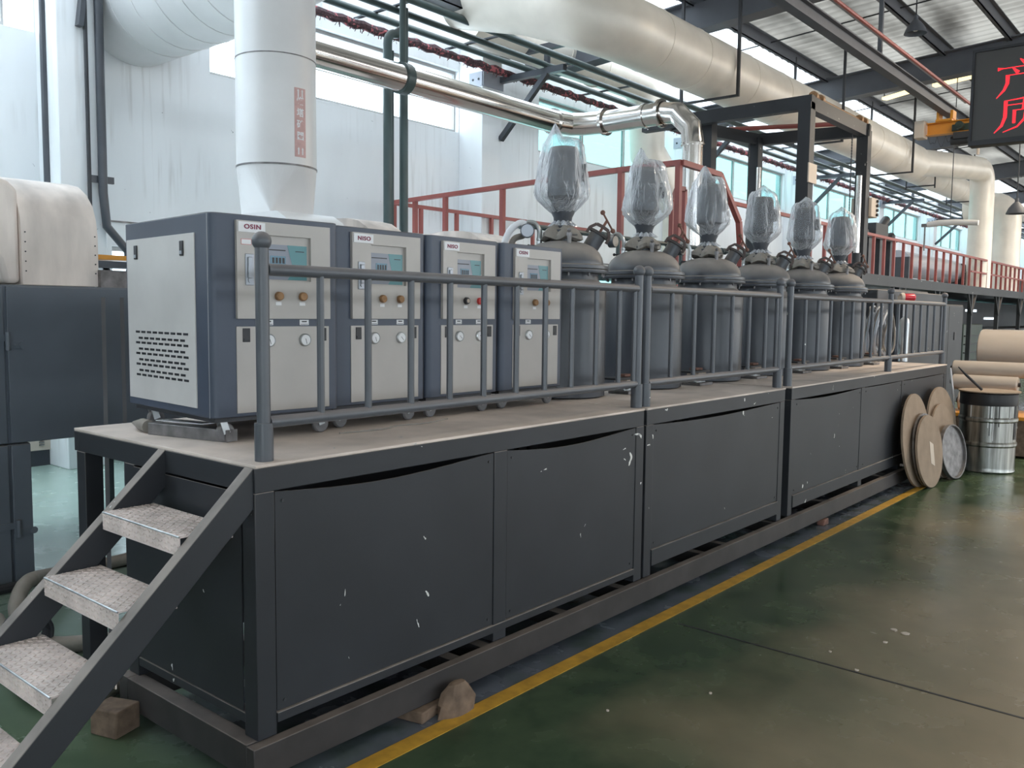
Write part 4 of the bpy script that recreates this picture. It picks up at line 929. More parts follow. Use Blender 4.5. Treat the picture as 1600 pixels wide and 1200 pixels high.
# ================================================================== LEFT MACHINE + HOODS
T = thing('oven_machine', 'long dark grey machine housing behind the platform at the left', 'machine', (2.1, 5.73, 0))
mb = MB(); mb.box(-3.0, 8.6, 5.73, 7.3, 0.865, 1.83); obj('housing', mb, 'machine', T, bevel=0.004)
mb = MB(); mb.box(-3.0, 2.205, 5.735, 7.3, 0.0, 0.86); obj('lower_housing', mb, 'machine', T, bevel=0.004)
mb = MB(); mb.box(2.70, 3.6, 5.80, 5.86, 1.831, 1.945); mb.box(-3, 1.9, 5.8, 5.86, 1.831, 1.95); mb.box(3.6, 8.6, 5.80, 7.2, 1.831, 1.96); obj('top_channel', mb, 'tarnish', T)
for (x0, x1, z0, z1) in ((2.09, 3.9, 0.87, 1.82), (3.92, 5.7, 0.87, 1.82), (2.09, 2.2, 0.01, 0.855), (0.9, 2.07, 0.01, 0.855), (0.9, 2.07, 0.87, 1.82)):
    mb = MB(); mb.box(x0, x1, 5.716, 5.73, z0, z1); d = obj('door', mb, 'machine', T, bevel=0.003)
def hinge(x, z):
    mb = MB(); mb.cyl((x, 5.70, z-0.055), (x, 5.70, z+0.055), 0.013, n=10); mb.box(x-0.10, x, 5.708, 5.714, z-0.0, z+0.04); mb.box(x, x+0.10, 5.708, 5.714, z-0.045, z-0.005)
    mb.cyl((x+0.09, 5.71, z-0.025), (x+0.09, 5.704, z-0.025), 0.022, n=12); mb.cyl((x-0.09, 5.71, z+0.02), (x-0.09, 5.704, z+0.02), 0.022, n=12); mb.cyl((x+0.05, 5.706, z-0.025), (x+0.05, 5.70, z-0.025), 0.008, n=8); obj('hinge', mb, 'machine', T)
hinge(2.085, 1.49); hinge(2.11, 0.34)
for x in (5.4, 8.4):
    for y in (5.8, 7.2): mb = MB(); mb.box(x-0.05, x+0.05, y-0.05, y+0.05, 0, 0.864); obj('leg', mb, 'machine', T)
HPROF = [(5.84, 1.835), (5.84, 2.16), (5.855, 2.26), (5.90, 2.36), (5.98, 2.44), (6.10, 2.505), (6.25, 2.535), (6.5, 2.545), (6.75, 2.52), (6.9, 2.4), (6.95, 2.2), (6.95, 1.835)]
def hood(x0, x1, label, prof=HPROF, arch=False, m='hood', z0=1.835):
    T = thing('hood', label, 'hood', (x0, 5.84, z0), 0, 'hoods on the dark machine')
    mb = MB(); mb.extr(prof, x0, x1, lambda u, v, d: (d, u, v)); obj('hood_shell', mb, m, T)
    if z0 < 1.9:
        for k in range(5):
            for x in (x0+0.02, x1-0.02): z = 1.92+k*0.06; mb = MB(); mb.cyl((x, 5.838, z), (x, 5.834, z), 0.0045, n=8); obj('rivet', mb, 'dark', T)
    return T
hood(2.235, 2.705, 'dirty beige round-topped metal hood at the far left, on the dark machine')
# left neighbour: white duct elbow sweeping down to the hood
T = thing('duct_elbow', 'pale curved duct elbow joining the beige hood at the left photo edge', 'duct', (1.6, 5.84, 1.835))
mb = MB(); vs = []; 
outer = [(2.234, 1.84), (2.234, 2.42), (2.18, 2.47), (2.05, 2.50), (1.8, 2.49), (1.2, 2.42), (0.4, 2.4), (0.4, 2.05), (1.5, 2.03), (1.95, 2.06), (2.06, 2.04), (2.11, 1.98), (2.14, 1.84)]
mb.extr(outer, 5.86, 6.9, lambda u, v, d: (u, d, v)); obj('elbow_shell', mb, 'hood', T, bevel=0.03)
hood(4.28, 4.86, 'pale round-topped hood directly under the upright labelled duct', m='duct', prof=[(a, min(b, 2.5)) for a, b in HPROF])
hood(5.22, 5.62, 'beige round-topped hood rising behind the second control cabinet', prof=[(a*1.0+0.1, b) for a, b in HPROF])
hood(5.64, 6.55, 'low flat beige cover between the hoods behind the third control cabinet', prof=[(5.9, 1.965), (5.9, 2.38), (5.98, 2.42), (6.8, 2.42), (6.85, 2.38), (6.85, 1.965)], z0=1.965)
hood(6.72, 7.3, 'weathered round-topped hood behind the farthest control cabinet', prof=[(a*1.0+0.1, b+0.0) for a, b in HPROF])
mb = MB(); mb.box(3.0, 3.9, 7.4, 7.7, 2.10, 2.14); tag(obj('wooden_board', mb, 'orange'), 'orange-brown board on a bracket left of the near control cabinet', 'board')
mb = MB(); mb.box(3.2, 3.95, 7.4, 7.5, 2.03, 2.09); mb.bar((3.5, 7.45, 2.05), (3.75, 7.45, 1.4), 0.05, 0.05); mb.bar((3.5, 7.45, 0), (3.5, 7.45, 2.05), 0.05, 0.05); mb.bar((3.85, 7.45, 0), (3.85, 7.45, 2.05), 0.05, 0.05); tag(obj('steel_support', mb, 'tank'), 'grey steel support under the orange-brown board', 'support')
# wall vents low on the left
for i, x in enumerate((3.93, 4.03)):
    pass
mb = MB(); mb.box(3.3, 4.1, 9.795, 9.815, 0.171, 0.5); tag(obj('wall_box', mb, 'paper'), 'yellowed low box against the wall, seen under the dark machine', 'box')
for i, x in enumerate((3.88, 4.02)):
    mb = MB()
    for k in range(6): mb.box(x-0.025, x+0.025, 9.785, 9.795, 0.22+k*0.026, 0.236+k*0.026)
    tag(obj('vent_grille', mb, 'tarnish'), ['left of two small grey vents on the yellowed low box', 'right of two small grey vents on the yellowed low box'][i], 'vent')
# pair of thin dark bars leaning behind the near cabinet
for i in range(2):
    mb = MB(); mb.bar((1.98+0.1*i, 4.25, 0.0), (2.16+0.1*i, 4.62, 1.75), 0.02, 0.02); tag(obj('leaning_bar', mb, 'tank'), ['left of two thin grey bars leaning behind the near cabinet', 'right of two thin grey bars leaning behind the near cabinet'][i], 'bar')

# ================================================================== HOSES ON THE FLOOR LEFT
mb = MB(); mb.tube(smooth_path([(3.0, 5.6, 0.06), (2.72, 5.57, 0.05), (2.5, 5.56, 0.05), (2.1, 5.27, 0.14), (1.89, 5.02, 0.2), (1.78, 4.87, 0.15), (1.76, 4.8, 0.08), (1.74, 4.65, 0.045), (1.78, 4.4, 0.042), (2.1, 4.2, 0.042)], 8), 0.04, n=14)
tag(obj('hose', mb, 'rubber'), 'thick dusty grey hose looping on the floor behind the stair', 'hose')
mb = MB(); mb.tube(smooth_path([(1.72, 5.0, 0.042), (1.66, 4.7, 0.045), (1.56, 4.3, 0.045), (1.47, 3.92, 0.05), (1.58, 3.66, 0.05), (1.75, 3.72, 0.045), (2.1, 3.78, 0.045)], 8), 0.04, n=14)
tag(obj('hose', mb, 'rubber'), 'second thick dusty hose curling under the stair treads to the skid', 'hose')
mb = MB(); mb.tube(smooth_path([(1.35, 5.60, 0.03), (1.9, 5.55, 0.03), (2.45, 5.6, 0.03), (3.0, 5.66, 0.03)], 8), 0.028, n=10)
tag(obj('hose', mb, 'dark'), 'thin dark hose lying along the foot of the dark machine', 'hose')
T = thing('hose_coil', 'ribbed dark hose coil on the floor behind the stair treads', 'hose', (1.62, 4.28, 0))
mb = MB()
for k in range(5): mb.tube([(1.67+0.10*math.cos(t), 4.42+0.02*k, 0.115+0.10*math.sin(t)) for t in [2*PI*j/24 for j in range(25)]], 0.012, n=8)
obj('coil_turns', mb, 'dark', T)

# ================================================================== RED RAILINGS + MEZZANINE
def red_rail(lab, tops, posts, zfoot, th=0.045, cap=None, mids=(), nm='red_railing'):
    T = thing(nm, lab, 'railing', (posts[0][0], posts[0][1], zfoot))
    mb = MB()
    for a, b in zip(tops[:-1], tops[1:]): mb.bar(a, b, th, th)
    obj('top_rail', mb, 'red', T)
    for a, b in mids: mb = MB(); mb.bar(a, b, th*0.8, th*0.8); obj('mid_rail', mb, 'red', T)
    for p in posts: mb = MB(); mb.bar((p[0], p[1], zfoot), p, th, th, up=(1, 0, 0)); obj('post', mb, 'red', T)
    return T
DZ = 2.42
red_rail('oxide red railing along the wall side of the high walkway, behind the first tank', [(8.45, 9.3, 3.2), (13.2, 9.3, 3.2)], [(x, 9.3, 3.18) for x in (8.48, 9.0, 9.75, 10.55, 11.6, 12.7)], DZ, 0.05)
red_rail('oxide red railing across the high walkway, from the left wall to above the third tank', [(8.42, 9.3, 3.2), (7.9, 5.2, 3.2), (7.87, 4.42, 3.2), (8.62, 4.38, 3.17), (9.10, 4.38, 2.72), (9.16, 4.38, 2.42)],
         [(8.36, 8.75, 3.18), (8.28, 8.1, 3.18), (8.14, 7.0, 3.18), (8.0, 5.95, 3.18), (7.9, 5.15, 3.18), (7.87, 4.45, 3.18), (9.16, 4.38, 2.42)], 1.9, 0.055)
red_rail('small bent red handrail between the second and third bags', [(8.05, 4.62, 2.0), (8.05, 4.62, 2.85), (8.16, 4.62, 3.0), (8.3, 4.62, 3.0)], [(8.3, 4.62, 3.0)], 1.95, 0.045)
# front railing of the mezzanine
T = red_rail('long oxide red railing with many uprights along the front of the high walkway', [(9.9, 5.45, 3.2), (58, 5.45, 3.2)], [(10.0, 5.45, 3.18), (12.2, 5.45, 3.18)]+[(13.9+0.615*k, 5.45, 3.18) for k in range(70)], 2.46, 0.05, mids=[((24.5, 5.45, 2.85), (58, 5.45, 2.85))])
T = thing('mezzanine_walkway', 'raised grey steel walkway on braced columns beyond the tanks', 'walkway', (20, 5.5, 0))
mb = MB(); mb.box(8.0, 10.8, 5.46, 9.4, 1.97, 2.0) ; mb.box(13.6, 58, 5.40, 9.4, 2.30, 2.46); mb.box(13.6, 58, 5.36, 5.40, 2.27, 2.47); obj('deck', mb, 'steel_paint', T)
for x in (15.5, 18.6, 21.6, 24.7, 27.8, 30.9, 34.0, 37.1, 40.2):
    mb = MB(); mb.bar((x, 5.47, 0), (x, 5.47, 2.3), 0.1, 0.1, up=(1, 0, 0)); c = obj('column', mb, 'steel_paint', T)
    for s in (-1, 1): b = MB(); b.bar((x, 5.44, 1.75), (x+s*0.42, 5.44, 2.29), 0.05, 0.05, up=(0, 1, 0)); obj('brace', b, 'steel_paint', c)
    mb = MB(); mb.bar((x, 9.2, 0), (x, 9.2, 2.3), 0.12, 0.12, up=(1, 0, 0)); obj('column', mb, 'steel_paint', T)
# things on the mezzanine
T = thing('film_winder', 'large grey roller machine standing on the high walkway behind the red railing', 'machine', (24, 6.3, 2.46))
mb = MB(); mb.cyl((21.5, 6.35, 2.93), (26.4, 6.35, 2.93), 0.30, n=40); obj('roller', mb, 'lgrey', T)
for x in (21.3, 26.6): mb = MB(); mb.box(x-0.12, x+0.12, 6.0, 6.7, 2.462, 3.05); obj('stand', mb, 'tank', T)
mb = MB(); mb.ball((27.2, 6.3, 3.0), 0.2, 12); mb.cyl((26.8, 6.3, 3.0), (27.6, 6.3, 3.0), 0.12, n=12); mb.box(26.9, 27.5, 6.0, 6.6, 2.462, 2.8); obj('drive_motor', mb, 'dark', T)
T = thing('dark_roller_box', 'dark brown boxed machine on the high walkway at the right edge', 'machine', (32, 6.2, 2.46))
mb = MB(); mb.box(32.4, 37.5, 6.0, 6.9, 2.462, 3.0); obj('body', mb, 'dark', T, bevel=0.03)
T = thing('column_press', 'grey three-post machine with a dark motor head behind the red railing', 'machine', (18.6, 6.1, 2.46))
for x in (17.9, 18.55, 19.25, 19.95): mb = MB(); mb.box(x-0.16, x+0.16, 6.0, 6.25, 2.462, 3.3); obj('post', mb, 'tank', T)
mb = MB(); mb.box(17.7, 20.1, 5.95, 6.4, 3.29, 3.36); mb.cyl((17.9, 6.15, 3.40), (18.5, 6.15, 3.40), 0.11, n=16); mb.box(18.8, 19.6, 6.0, 6.35, 3.36, 3.62); mb.cyl((19.5, 6.15, 3.55), (19.9, 6.15, 3.78), 0.09, n=12); mb.ball((20.1, 6.1, 3.42), 0.10, 10); obj('motor_head', mb, 'dark', T)

# ================================================================== LIFTING FRAME
T = thing('lifting_frame', 'tall dark four-post lifting frame behind the farthest tanks', 'frame', (12.1, 5.2, 0))
fx0, fx1, fy0, fy1, fz = 11.0, 13.15, 4.42, 5.90, 4.36
for (x, y) in ((fx0, fy0), (fx1, fy0), (fx0+0.25, fy1), (fx1-0.4, fy1)):
    mb = MB(); w_ = 0.16; t = 0.012
    mb.box(x-w_/2, x+w_/2, y-w_/2, y-w_/2+t, 0, fz); mb.box(x-w_/2, x-w_/2+t, y-w_/2+t, y+w_/2, 0, fz); mb.box(x+w_/2-t, x+w_/2, y-w_/2+t, y+w_/2, 0, fz); obj('post', mb, 'steel_paint', T)
for (p, q) in (((fx0, fy0-0.08, fz), (fx0, fy1+0.9, fz)), ((fx1, fy0-0.08, fz), (fx1-0.3, fy1+0.1, fz)), ((fx0, fy0, fz), (fx1+0.1, fy0, fz)), ((fx0, fy1+0.4, fz-0.02), (fx1-0.4, fy1, fz-0.02))):
    mb = MB(); mb.bar(p, q, 0.12, 0.17); obj('top_beam', mb, 'steel_paint', T)
mb = MB(); mb.cyl((fx1-0.19, fy0-0.02, 2.2), (fx1-0.19, fy0-0.02, 3.7), 0.04, n=16); obj('ram_rod', mb, 'chrome', T)
mb = MB(); mb.cyl((fx1-0.55, fy1-0.13, 2.4), (fx1-0.55, fy1-0.13, 3.9), 0.035, n=16); obj('ram_rod', mb, 'chrome', T)
mb = MB(); mb.cyl((fx1-0.19, fy0-0.02, 1.0), (fx1-0.19, fy0-0.02, 2.6), 0.06, n=16); mb.box(fx1-0.27, fx1+0.05, fy0-0.12, fy0+0.1, 2.35, 2.45); obj('ram_body', mb, 'steel_paint', T)
for (x, y) in ((fx0+0.22, fy0), (fx1-0.35, fy0+0.05), (fx1-0.62, fy1)):
    mb = MB()
    for k in range(60): mb.box(x-0.012, x+0.012, y-0.006, y+0.006, 1.9+k*0.04, 1.926+k*0.04)
    mb.cyl((x, y, 1.9), (x, y, 4.3), 0.007, n=6); obj('lift_chain', mb, 'dark', T)
mb = MB(); mb.cyl((fx0+0.12, fy0, fz+0.12), (fx1, fy0, fz+0.12), 0.02, n=10)
for x in (fx0+0.2, fx0+0.42, fx1-0.25, fx1-0.05): mb.cyl((x-0.03, fy0, fz+0.12), (x+0.03, fy0, fz+0.12), 0.06, n=16)
obj('chain_shaft', mb, 'brass', T)
mb = MB(); mb.box(10.93, 11.10, 4.27, 4.32, 3.36, 3.60)
T = thing('notice_sheet', 'cream notice sheet fixed to the near post of the lifting frame', 'notice', (11.0, 4.325, 3.36)); mb = MB(); mb.box(10.88, 11.14, 4.318, 4.335, 3.36, 3.60); obj('sheet', mb, 'paper', T)
T = thing('switch_box', 'cream electrical switch box with four dark buttons, on the far post of the lifting frame', 'box', (13.3, 4.4, 3.15))
mb = MB(); mb.box(13.24, 13.5, 4.30, 4.60, 3.14, 3.42); obj('enclosure', mb, 'paper', T, bevel=0.01)
for k in range(4): mb = MB(); mb.cyl((13.44, 4.295, 3.18+k*0.066), (13.44, 4.27, 3.18+k*0.066), 0.022, n=10); obj('button', mb, 'black', T)
mb = MB(); mb.tube(smooth_path([(13.32, 4.45, 3.14), (13.33, 4.45, 3.0), (13.28, 4.45, 2.9), (13.24, 4.46, 2.8)]), 0.018, n=8); obj('cable', mb, 'black', T)
mb = MB(); mb.cyl((12.5, 6.5, 4.52), (13.9, 4.7, 4.64), 0.035, n=10); tag(obj('red_pipe', mb, 'red'), 'thin red pipe crossing above the lifting frame', 'pipe')

# ================================================================== CRANE, RAIL, LED SCREEN, LAMPS
RY = 3.85; RZ = 4.87; RH = 0.15
T = thing('crane_runway', 'long dark steel crane runway beam hanging under the roof girders', 'beam', (5, RY, RZ))
mb = MB(); mb.box(3.5, 15.7, RY-0.06, RY+0.06, RZ, RZ+0.015); mb.box(3.5, 15.7, RY-0.01, RY+0.01, RZ+0.015, RZ+RH); mb.box(3.5, 15.7, RY-0.06, RY+0.06, RZ+RH, RZ+RH+0.015); obj('runway_beam', mb, 'roofsteel', T)
for x in (6.0, 11.9): mb = MB(); mb.bar((x, RY, RZ+RH), (x, RY, girder_z(RY)-0.002), 0.05, 0.05); obj('drop_bracket', mb, 'roofsteel', T)
mb = MB(); mb.cyl((4, RY-0.22, 5.10), (15.7, RY-0.22, 5.10), 0.022, n=8)
T_ = tag(obj('conductor_pipe', mb, 'red'), 'thin red pipe running beside the crane runway beam', 'pipe')
mb = MB(); mb.box(4, 15.7, RY-0.17, RY-0.14, 5.12, 5.14); tag(obj('busbar_strip', mb, 'lgrey'), 'pale bar with clips between the runway beam and the red pipe', 'bar')
T = thing('bridge_crane', 'yellow-orange overhead crane girder with hoist, left of the red text screen', 'crane', (15.2, 3.5, 4.6))
mb = MB(); cz0, cz1 = 4.57, 4.76; x = 15.2
mb.box(x-0.08, x+0.08, -3.0, 4.12, cz1-0.012, cz1); mb.box(x-0.08, x+0.08, -3.0, 4.12, cz0, cz0+0.012); mb.box(x-0.012, x+0.012, -3.0, 4.12, cz0+0.012, cz1-0.012); obj('girder', mb, 'orange', T)
mb = MB(); mb.box(x-0.16, x+0.06, 4.13, 4.28, 4.53, 4.80); obj('end_box', mb, 'paper', T, bevel=0.01)
mb = MB(); mb.box(x-0.12, x+0.12, 3.74, 3.98, cz1+0.001, cz1+0.03); mb.box(x-0.10, x+0.10, 3.73, 3.77, cz1+0.03, 4.92); mb.box(x-0.10, x+0.10, 3.93, 3.97, cz1+0.03, 4.92); obj('end_truck', mb, 'orange', T)
mb = MB(); mb.cyl((x-0.18, 3.62, 4.66), (x-0.05, 3.62, 4.66), 0.06, n=20); mb.cyl((x-0.2, 3.62, 4.66), (x-0.18, 3.62, 4.66), 0.035, n=16); mb.box(x-0.05, x-0.01, 3.5, 3.75, 4.6, 4.7); obj('travel_motor', mb, 'greenery', T)
mb = MB(); mb.box(x-0.16, x+0.16, 3.42, 3.70, 4.46, 4.56); mb.cyl((x-0.05, 3.28, 4.45), (x-0.05, 3.75, 4.45), 0.07, n=16); mb.box(x-0.14, x+0.1, 3.30, 3.5, 4.40, 4.50); hs = obj('hoist', mb, 'dark', T)
mb = MB(); mb.cyl((x-0.05, 3.36, 4.46), (x-0.05, 3.36, 4.33), 0.006, n=6); mb.cyl((x-0.05, 3.36, 4.33), (x-0.05, 3.36, 4.20), 0.022, n=10); obj('pendant', mb, 'paper', hs)
mb = MB()
for k in range(5):
    y0 = 4.1-k*0.13; mb.tube(smooth_path([(x, y0, 4.55), (x, y0-0.03, 4.45), (x, y0-0.065, 4.38 if k % 2 else 4.46), (x, y0-0.10, 4.45), (x, y0-0.13, 4.55)], 4), 0.005, n=6)
obj('festoon_cable', mb, 'black', T)
# LED text screen
SX = 10.0; Y0 = 2.31; ZT = 4.392; ZB = 3.44; Y1 = -1.2
T = thing('led_text_screen', 'large dark hanging screen showing red illuminated Chinese characters, top right', 'screen', (SX, 0.5, ZB))
mb = MB(); mb.box(SX+0.004, SX+0.16, Y1, Y0, ZB, ZT); obj('housing', mb, 'black', T)
mb = MB(); f_ = 0.025
mb.box(SX-0.02, SX+0.02, Y1, Y0, ZT-f_, ZT); mb.box(SX-0.02, SX+0.02, Y1, Y0, ZB, ZB+0.05); mb.box(SX-0.02, SX+0.02, Y0-f_, Y0, ZB+0.05, ZT-f_); mb.box(SX-0.02, SX+0.02, Y1, Y1+f_, ZB+0.05, ZT-f_); obj('bezel', mb, 'black', T)
mb = MB(); mb.box(SX-0.002, SX+0.003, Y1+f_, Y0-f_, ZB+0.05, ZT-f_); M['screenface'] = mat('screen_face', (0.062, 0.058, 0.056), 0.5, var=0.04); sf = obj('screen_face', mb, 'screenface', T)
for y in (1.6, -0.6): mb = MB(); mb.bar((SX+0.08, y, ZT), (SX+0.08, y, roof_z(y)-0.1), 0.05, 0.05); mb.box(SX-0.01, SX+0.16, y-0.06, y+0.06, ZT, ZT+0.05); obj('hanger', mb, 'dark', T)
def stroke(mb, pts, widths, o, sx, sz):
    P_ = [Vector((p[0]*sx, p[1]*sz)) for p in pts]; L_ = []; R_ = []
    for i, p in enumerate(P_):
        d = (P_[min(i+1, len(P_)-1)]-P_[max(i-1, 0)]).normalized(); nrm = Vector((-d.y, d.x)); wd = widths[i]*sx*0.42; L_.append(p+nrm*wd); R_.append(p-nrm*wd)
    for i in range(len(P_)-1):
        q = [L_[i], L_[i+1], R_[i+1], R_[i]]
        mb.add([(SX-0.004, o[0]-a.x, o[1]+a.y) for a in q], [(0, 1, 2, 3)])
chan = [([(.44, 1.0), (.56, .86)], [.02, .11]), ([(.02, .79), (.98, .80)], [.02, .022]), ([(.02, .79), (.14, .80)], [.09, .01]), ([(.84, .80), (.98, .80)], [.0, .08]), ([(.31, .78), (.42, .63)], [.03, .10]), ([(.72, .78), (.62, .63)], [.1, .03]),
        ([(.18, .59), (.95, .60)], [.022, .022]), ([(.22, .60), (.22, .38), (.16, .2), (.02, .0)], [.09, .085, .06, .015])]
zhi = [([(.18, .92), (.5, .95), (.85, 1.0)], [.02, .03, .09]), ([(.21, .93), (.21, .45), (.15, .2), (.01, .0)], [.085, .085, .065, .015]), ([(.21, .79), (.98, .80)], [.022, .022]), ([(.58, .95), (.55, .62)], [.085, .07]),
       ([(.35, .62), (.86, .63)], [.022, .022]), ([(.385, .62), (.385, .24)], [.08, .07]), ([(.84, .63), (.84, .24)], [.08, .07]), ([(.60, .56), (.58, .34), (.45, .13), (.18, .0)], [.075, .06, .04, .015]), ([(.64, .2), (.93, .03)], [.03, .1])]
led = MB()
for st, o in ((chan, (2.085, 3.885)), (zhi, (2.085, 3.545))):
    for pts, wd in st: stroke(led, pts, wd, o, 0.46, 0.36 if st is chan else 0.33)
for st in (0,):  # the second character of each line: two-plus-one boxes, and the rest lies beyond the frame
    pass
obj('red_characters', led, 'ledred', sf, smooth=False)
# lamps
def lamp(x, y, z, lab, r=0.16):
    T = thing('high_bay_lamp', lab, 'lamp', (x, y, z), 0, 'high-bay lamps'); mb = MB()
    mb.lathe([(r, 0), (r*0.97, 0.02), (r*0.75, 0.10), (r*0.4, 0.17), (r*0.2, 0.20), (r*0.18, 0.26)], (x, y, z), 24); mb.f = [f for f in mb.f if len(f) < 10 or min(mb.v[i].z for i in f) > z+0.1]
    obj('shade', mb, 'roofsteel', T); mb = MB(); mb.ball((x, y, z+0.08), 0.05, 12); obj('bulb', mb, 'white', T)
    mb = MB(); mb.cyl((x, y, z+0.25), (x, y, roof_z(y)-0.05), 0.01, n=6); obj('rod', mb, 'dark', T)
lamp(14.0, 4.03, 5.86, 'dark conical high-bay lamp hanging near the roof above the crane')
lamp(17.0, 3.13, 3.45, 'dark conical high-bay lamp hanging low at the right photo edge')
for i, (p, q) in enumerate((((19.1, 6.05, 6.17), (18.8, 5.35, 6.2)), ((18.72, 5.0, 6.2), (18.6, 4.2, 6.25)))):
    T = thing('strip_light', ['left of two warm yellow strip lights under the roof', 'right of two warm yellow strip lights under the roof, by the text screen'][i], 'light', p); mb = MB(); mb.bar(p, q, 0.14, 0.05); obj('tube', mb, 'tube', T)
    for e in (p, q): mb = MB(); mb.cyl((e[0], e[1], e[2]+0.03), (e[0], e[1], roof_z(e[1])-0.03), 0.01, n=6); obj('rod', mb, 'dark', T)
# white roll hanging near the far duct
T = thing('hanging_tube', 'white padded tube hanging level in front of the first upright white duct', 'tube', (18, 4.35, 3.4))
mb = MB(); mb.tube([(18, 4.80, 3.44), (18, 4.6, 3.46), (18, 4.3, 3.46), (18, 3.92, 3.43)], [0.05, 0.06, 0.055, 0.05], n=14); obj('padded_tube', mb, 'duct', T)
mb = MB(); mb.cyl((18, 4.40, 3.5), (18, 4.40, roof_z(4.4)-0.2), 0.008, n=6); obj('hanging_rope', mb, 'dark', T)
mb = MB(); mb.box(17.97, 18.03, 4.80, 4.90, 3.40, 3.46); mb.cyl((18, 4.84, 3.4), (18, 4.84, 2.95), 0.015, n=6); obj('end_fitting', mb, 'tarnish', T)

# ================================================================== RIGHT BACKGROUND
T = thing('switchgear_cabinet', 'tall grey electrical cabinet behind the far end of the platform, with a red beacon', 'cabinet', (14, 4.4, 0))
mb = MB(); mb.box(14.63, 16.75, 4.4, 5.2, 0, 2.13); obj('body', mb, 'steel_paint', T, bevel=0.01)
for (a, b) in ((14.66, 15.3), (15.32, 16.0), (16.02, 16.72)):
    mb = MB(); mb.box(a, b, 4.385, 4.4, 1.85, 2.1); mb.box(a, b, 4.385, 4.4, 0.1, 1.83); d = obj('door', mb, 'steel_paint', T, bevel=0.004)
    mb = MB(); mb.box(b-0.12, b-0.04, 4.37, 4.385, 1.3, 1.5); obj('handle', mb, 'black', d)
T = thing('switchgear_cabinet', 'second grey electrical cabinet, right of the beacon cabinet', 'cabinet', (18, 4.4, 0))
mb = MB(); mb.box(17.1, 19.3, 4.4, 5.2, 0, 1.93); obj('body', mb, 'steel_paint', T, bevel=0.01)
for (a, b) in ((17.15, 18.2), (18.22, 19.27)):
    mb = MB(); mb.box(a, b, 4.385, 4.4, 0.1, 1.9); d = obj('door', mb, 'steel_paint', T, bevel=0.004)
    mb = MB(); mb.box(a+0.4, a+0.55, 4.37, 4.385, 1.25, 1.4); obj('handle', mb, 'black', d)
T = thing('dark_housing', 'wide dark grey housing behind the sixth tank', 'machine', (12, 4.4, 0))
mb = MB(); mb.box(11.3, 14.4, 3.55, 4.25, 0, 2.03); obj('body', mb, 'steel_paint', T, bevel=0.01)
T = thing('warning_beacon', 'red and cream rotating warning beacon lying sideways on a grey post', 'beacon', (12, 3.45, 1.94))
mb = MB(); mb.lathe([(0.045, 0), (0.05, 0.02), (0.05, 0.13), (0.04, 0.145)], (12.05, 3.46, 1.945), 20, img_r); obj('lens', mb, 'beacon', T)
mb = MB(); mb.lathe([(0.05, -0.04), (0.06, -0.02), (0.06, 0.0)], (12.05, 3.46, 1.945), 20, img_r); mb.bar((12.03, 3.49, 1.87), (12.03, 3.49, 1.96), 0.06, 0.06); obj('beacon_base', mb, 'paper', T)
mb = MB(); mb.box(11.98, 12.08, 3.44, 3.54, HP*0, 1.9); obj('beacon_post', mb, 'tank', T)
# coil of hoses beside last tank
T = thing('hose_bundle', 'bundle of looped grey hoses hanging right of the sixth tank', 'hose', (10.6, 3.35, HP))
rs = random.Random(9)
for k in range(13):
    cx = 10.68+rs.uniform(-0.12, 0.14); w_ = rs.uniform(0.10, 0.30); h_ = rs.uniform(0.25, 0.34); cz = 1.5+rs.uniform(-0.04, 0.04); yo = 3.2+0.035*k
    mb = MB(); mb.tube([(cx+w_*math.cos(t)+0.02*math.sin(3*t+k), yo+0.02*math.sin(2*t), cz+h_*math.sin(t)) for t in [2*PI*j/30 for j in range(31)]], rs.uniform(0.012, 0.02), n=8); obj('hose_loop', mb, 'silver' if k % 3 else 'rubber', T)
T = thing('filter_bottle', 'small bright steel canister hanging by the looped hoses', 'canister', (10.75, 3.25, HP))
mb = MB(); mb.cyl((10.95, 3.12, HP), (10.95, 3.12, 1.62), 0.055, n=20); mb.lathe([(0.055, 1.62), (0.05, 1.66), (0.02, 1.69)], (10.95, 3.12, 0), 20); obj('canister_body', mb, 'galv', T)
# dark machines under mezzanine
T = thing('dark_machine', 'low dark green machine with shelves under the high walkway', 'machine', (25.5, 5.8, 0))
mb = MB(); mb.box(25.2, 27.3, 5.7, 6.6, 0, 1.5); obj('body', mb, 'greenery', T, bevel=0.02)
mb = MB()
for k in range(5): mb.box(25.25, 27.2, 5.66, 5.7, 0.3+k*0.22, 0.33+k*0.22)
obj('shelf_slats', mb, 'dark', T)
T = thing('dark_machine', 'long dark machine line at the far right under the high walkway', 'machine', (34, 5.8, 0))
mb = MB(); mb.box(28.6, 44, 5.9, 7.2, 0, 1.35); obj('body', mb, 'dark', T, bevel=0.02)
mb = MB(); mb.box(20, 60, 7.9, 8.1, 0, 2.25); tag(obj('dark_partition', mb, 'dark'), 'dark partition at the back under the high walkway', 'partition')
for i, (x, z) in enumerate(((20.2, 1.98), (23.4, 1.9), (29.5, 1.86), (32.0, 1.62))):
    mb = MB(); mb.box(x, x+(2.6 if i == 0 else 1.2), 6.6, 6.66, z, z+0.07); tag(obj('tube_light', mb, 'tubew'), ['long cool-white tube light under the high walkway, right of the beacon', 'second cool-white tube light under the high walkway', 'third cool-white tube light under the high walkway', 'lowest, farthest cool-white tube light under the high walkway'][i], 'light')

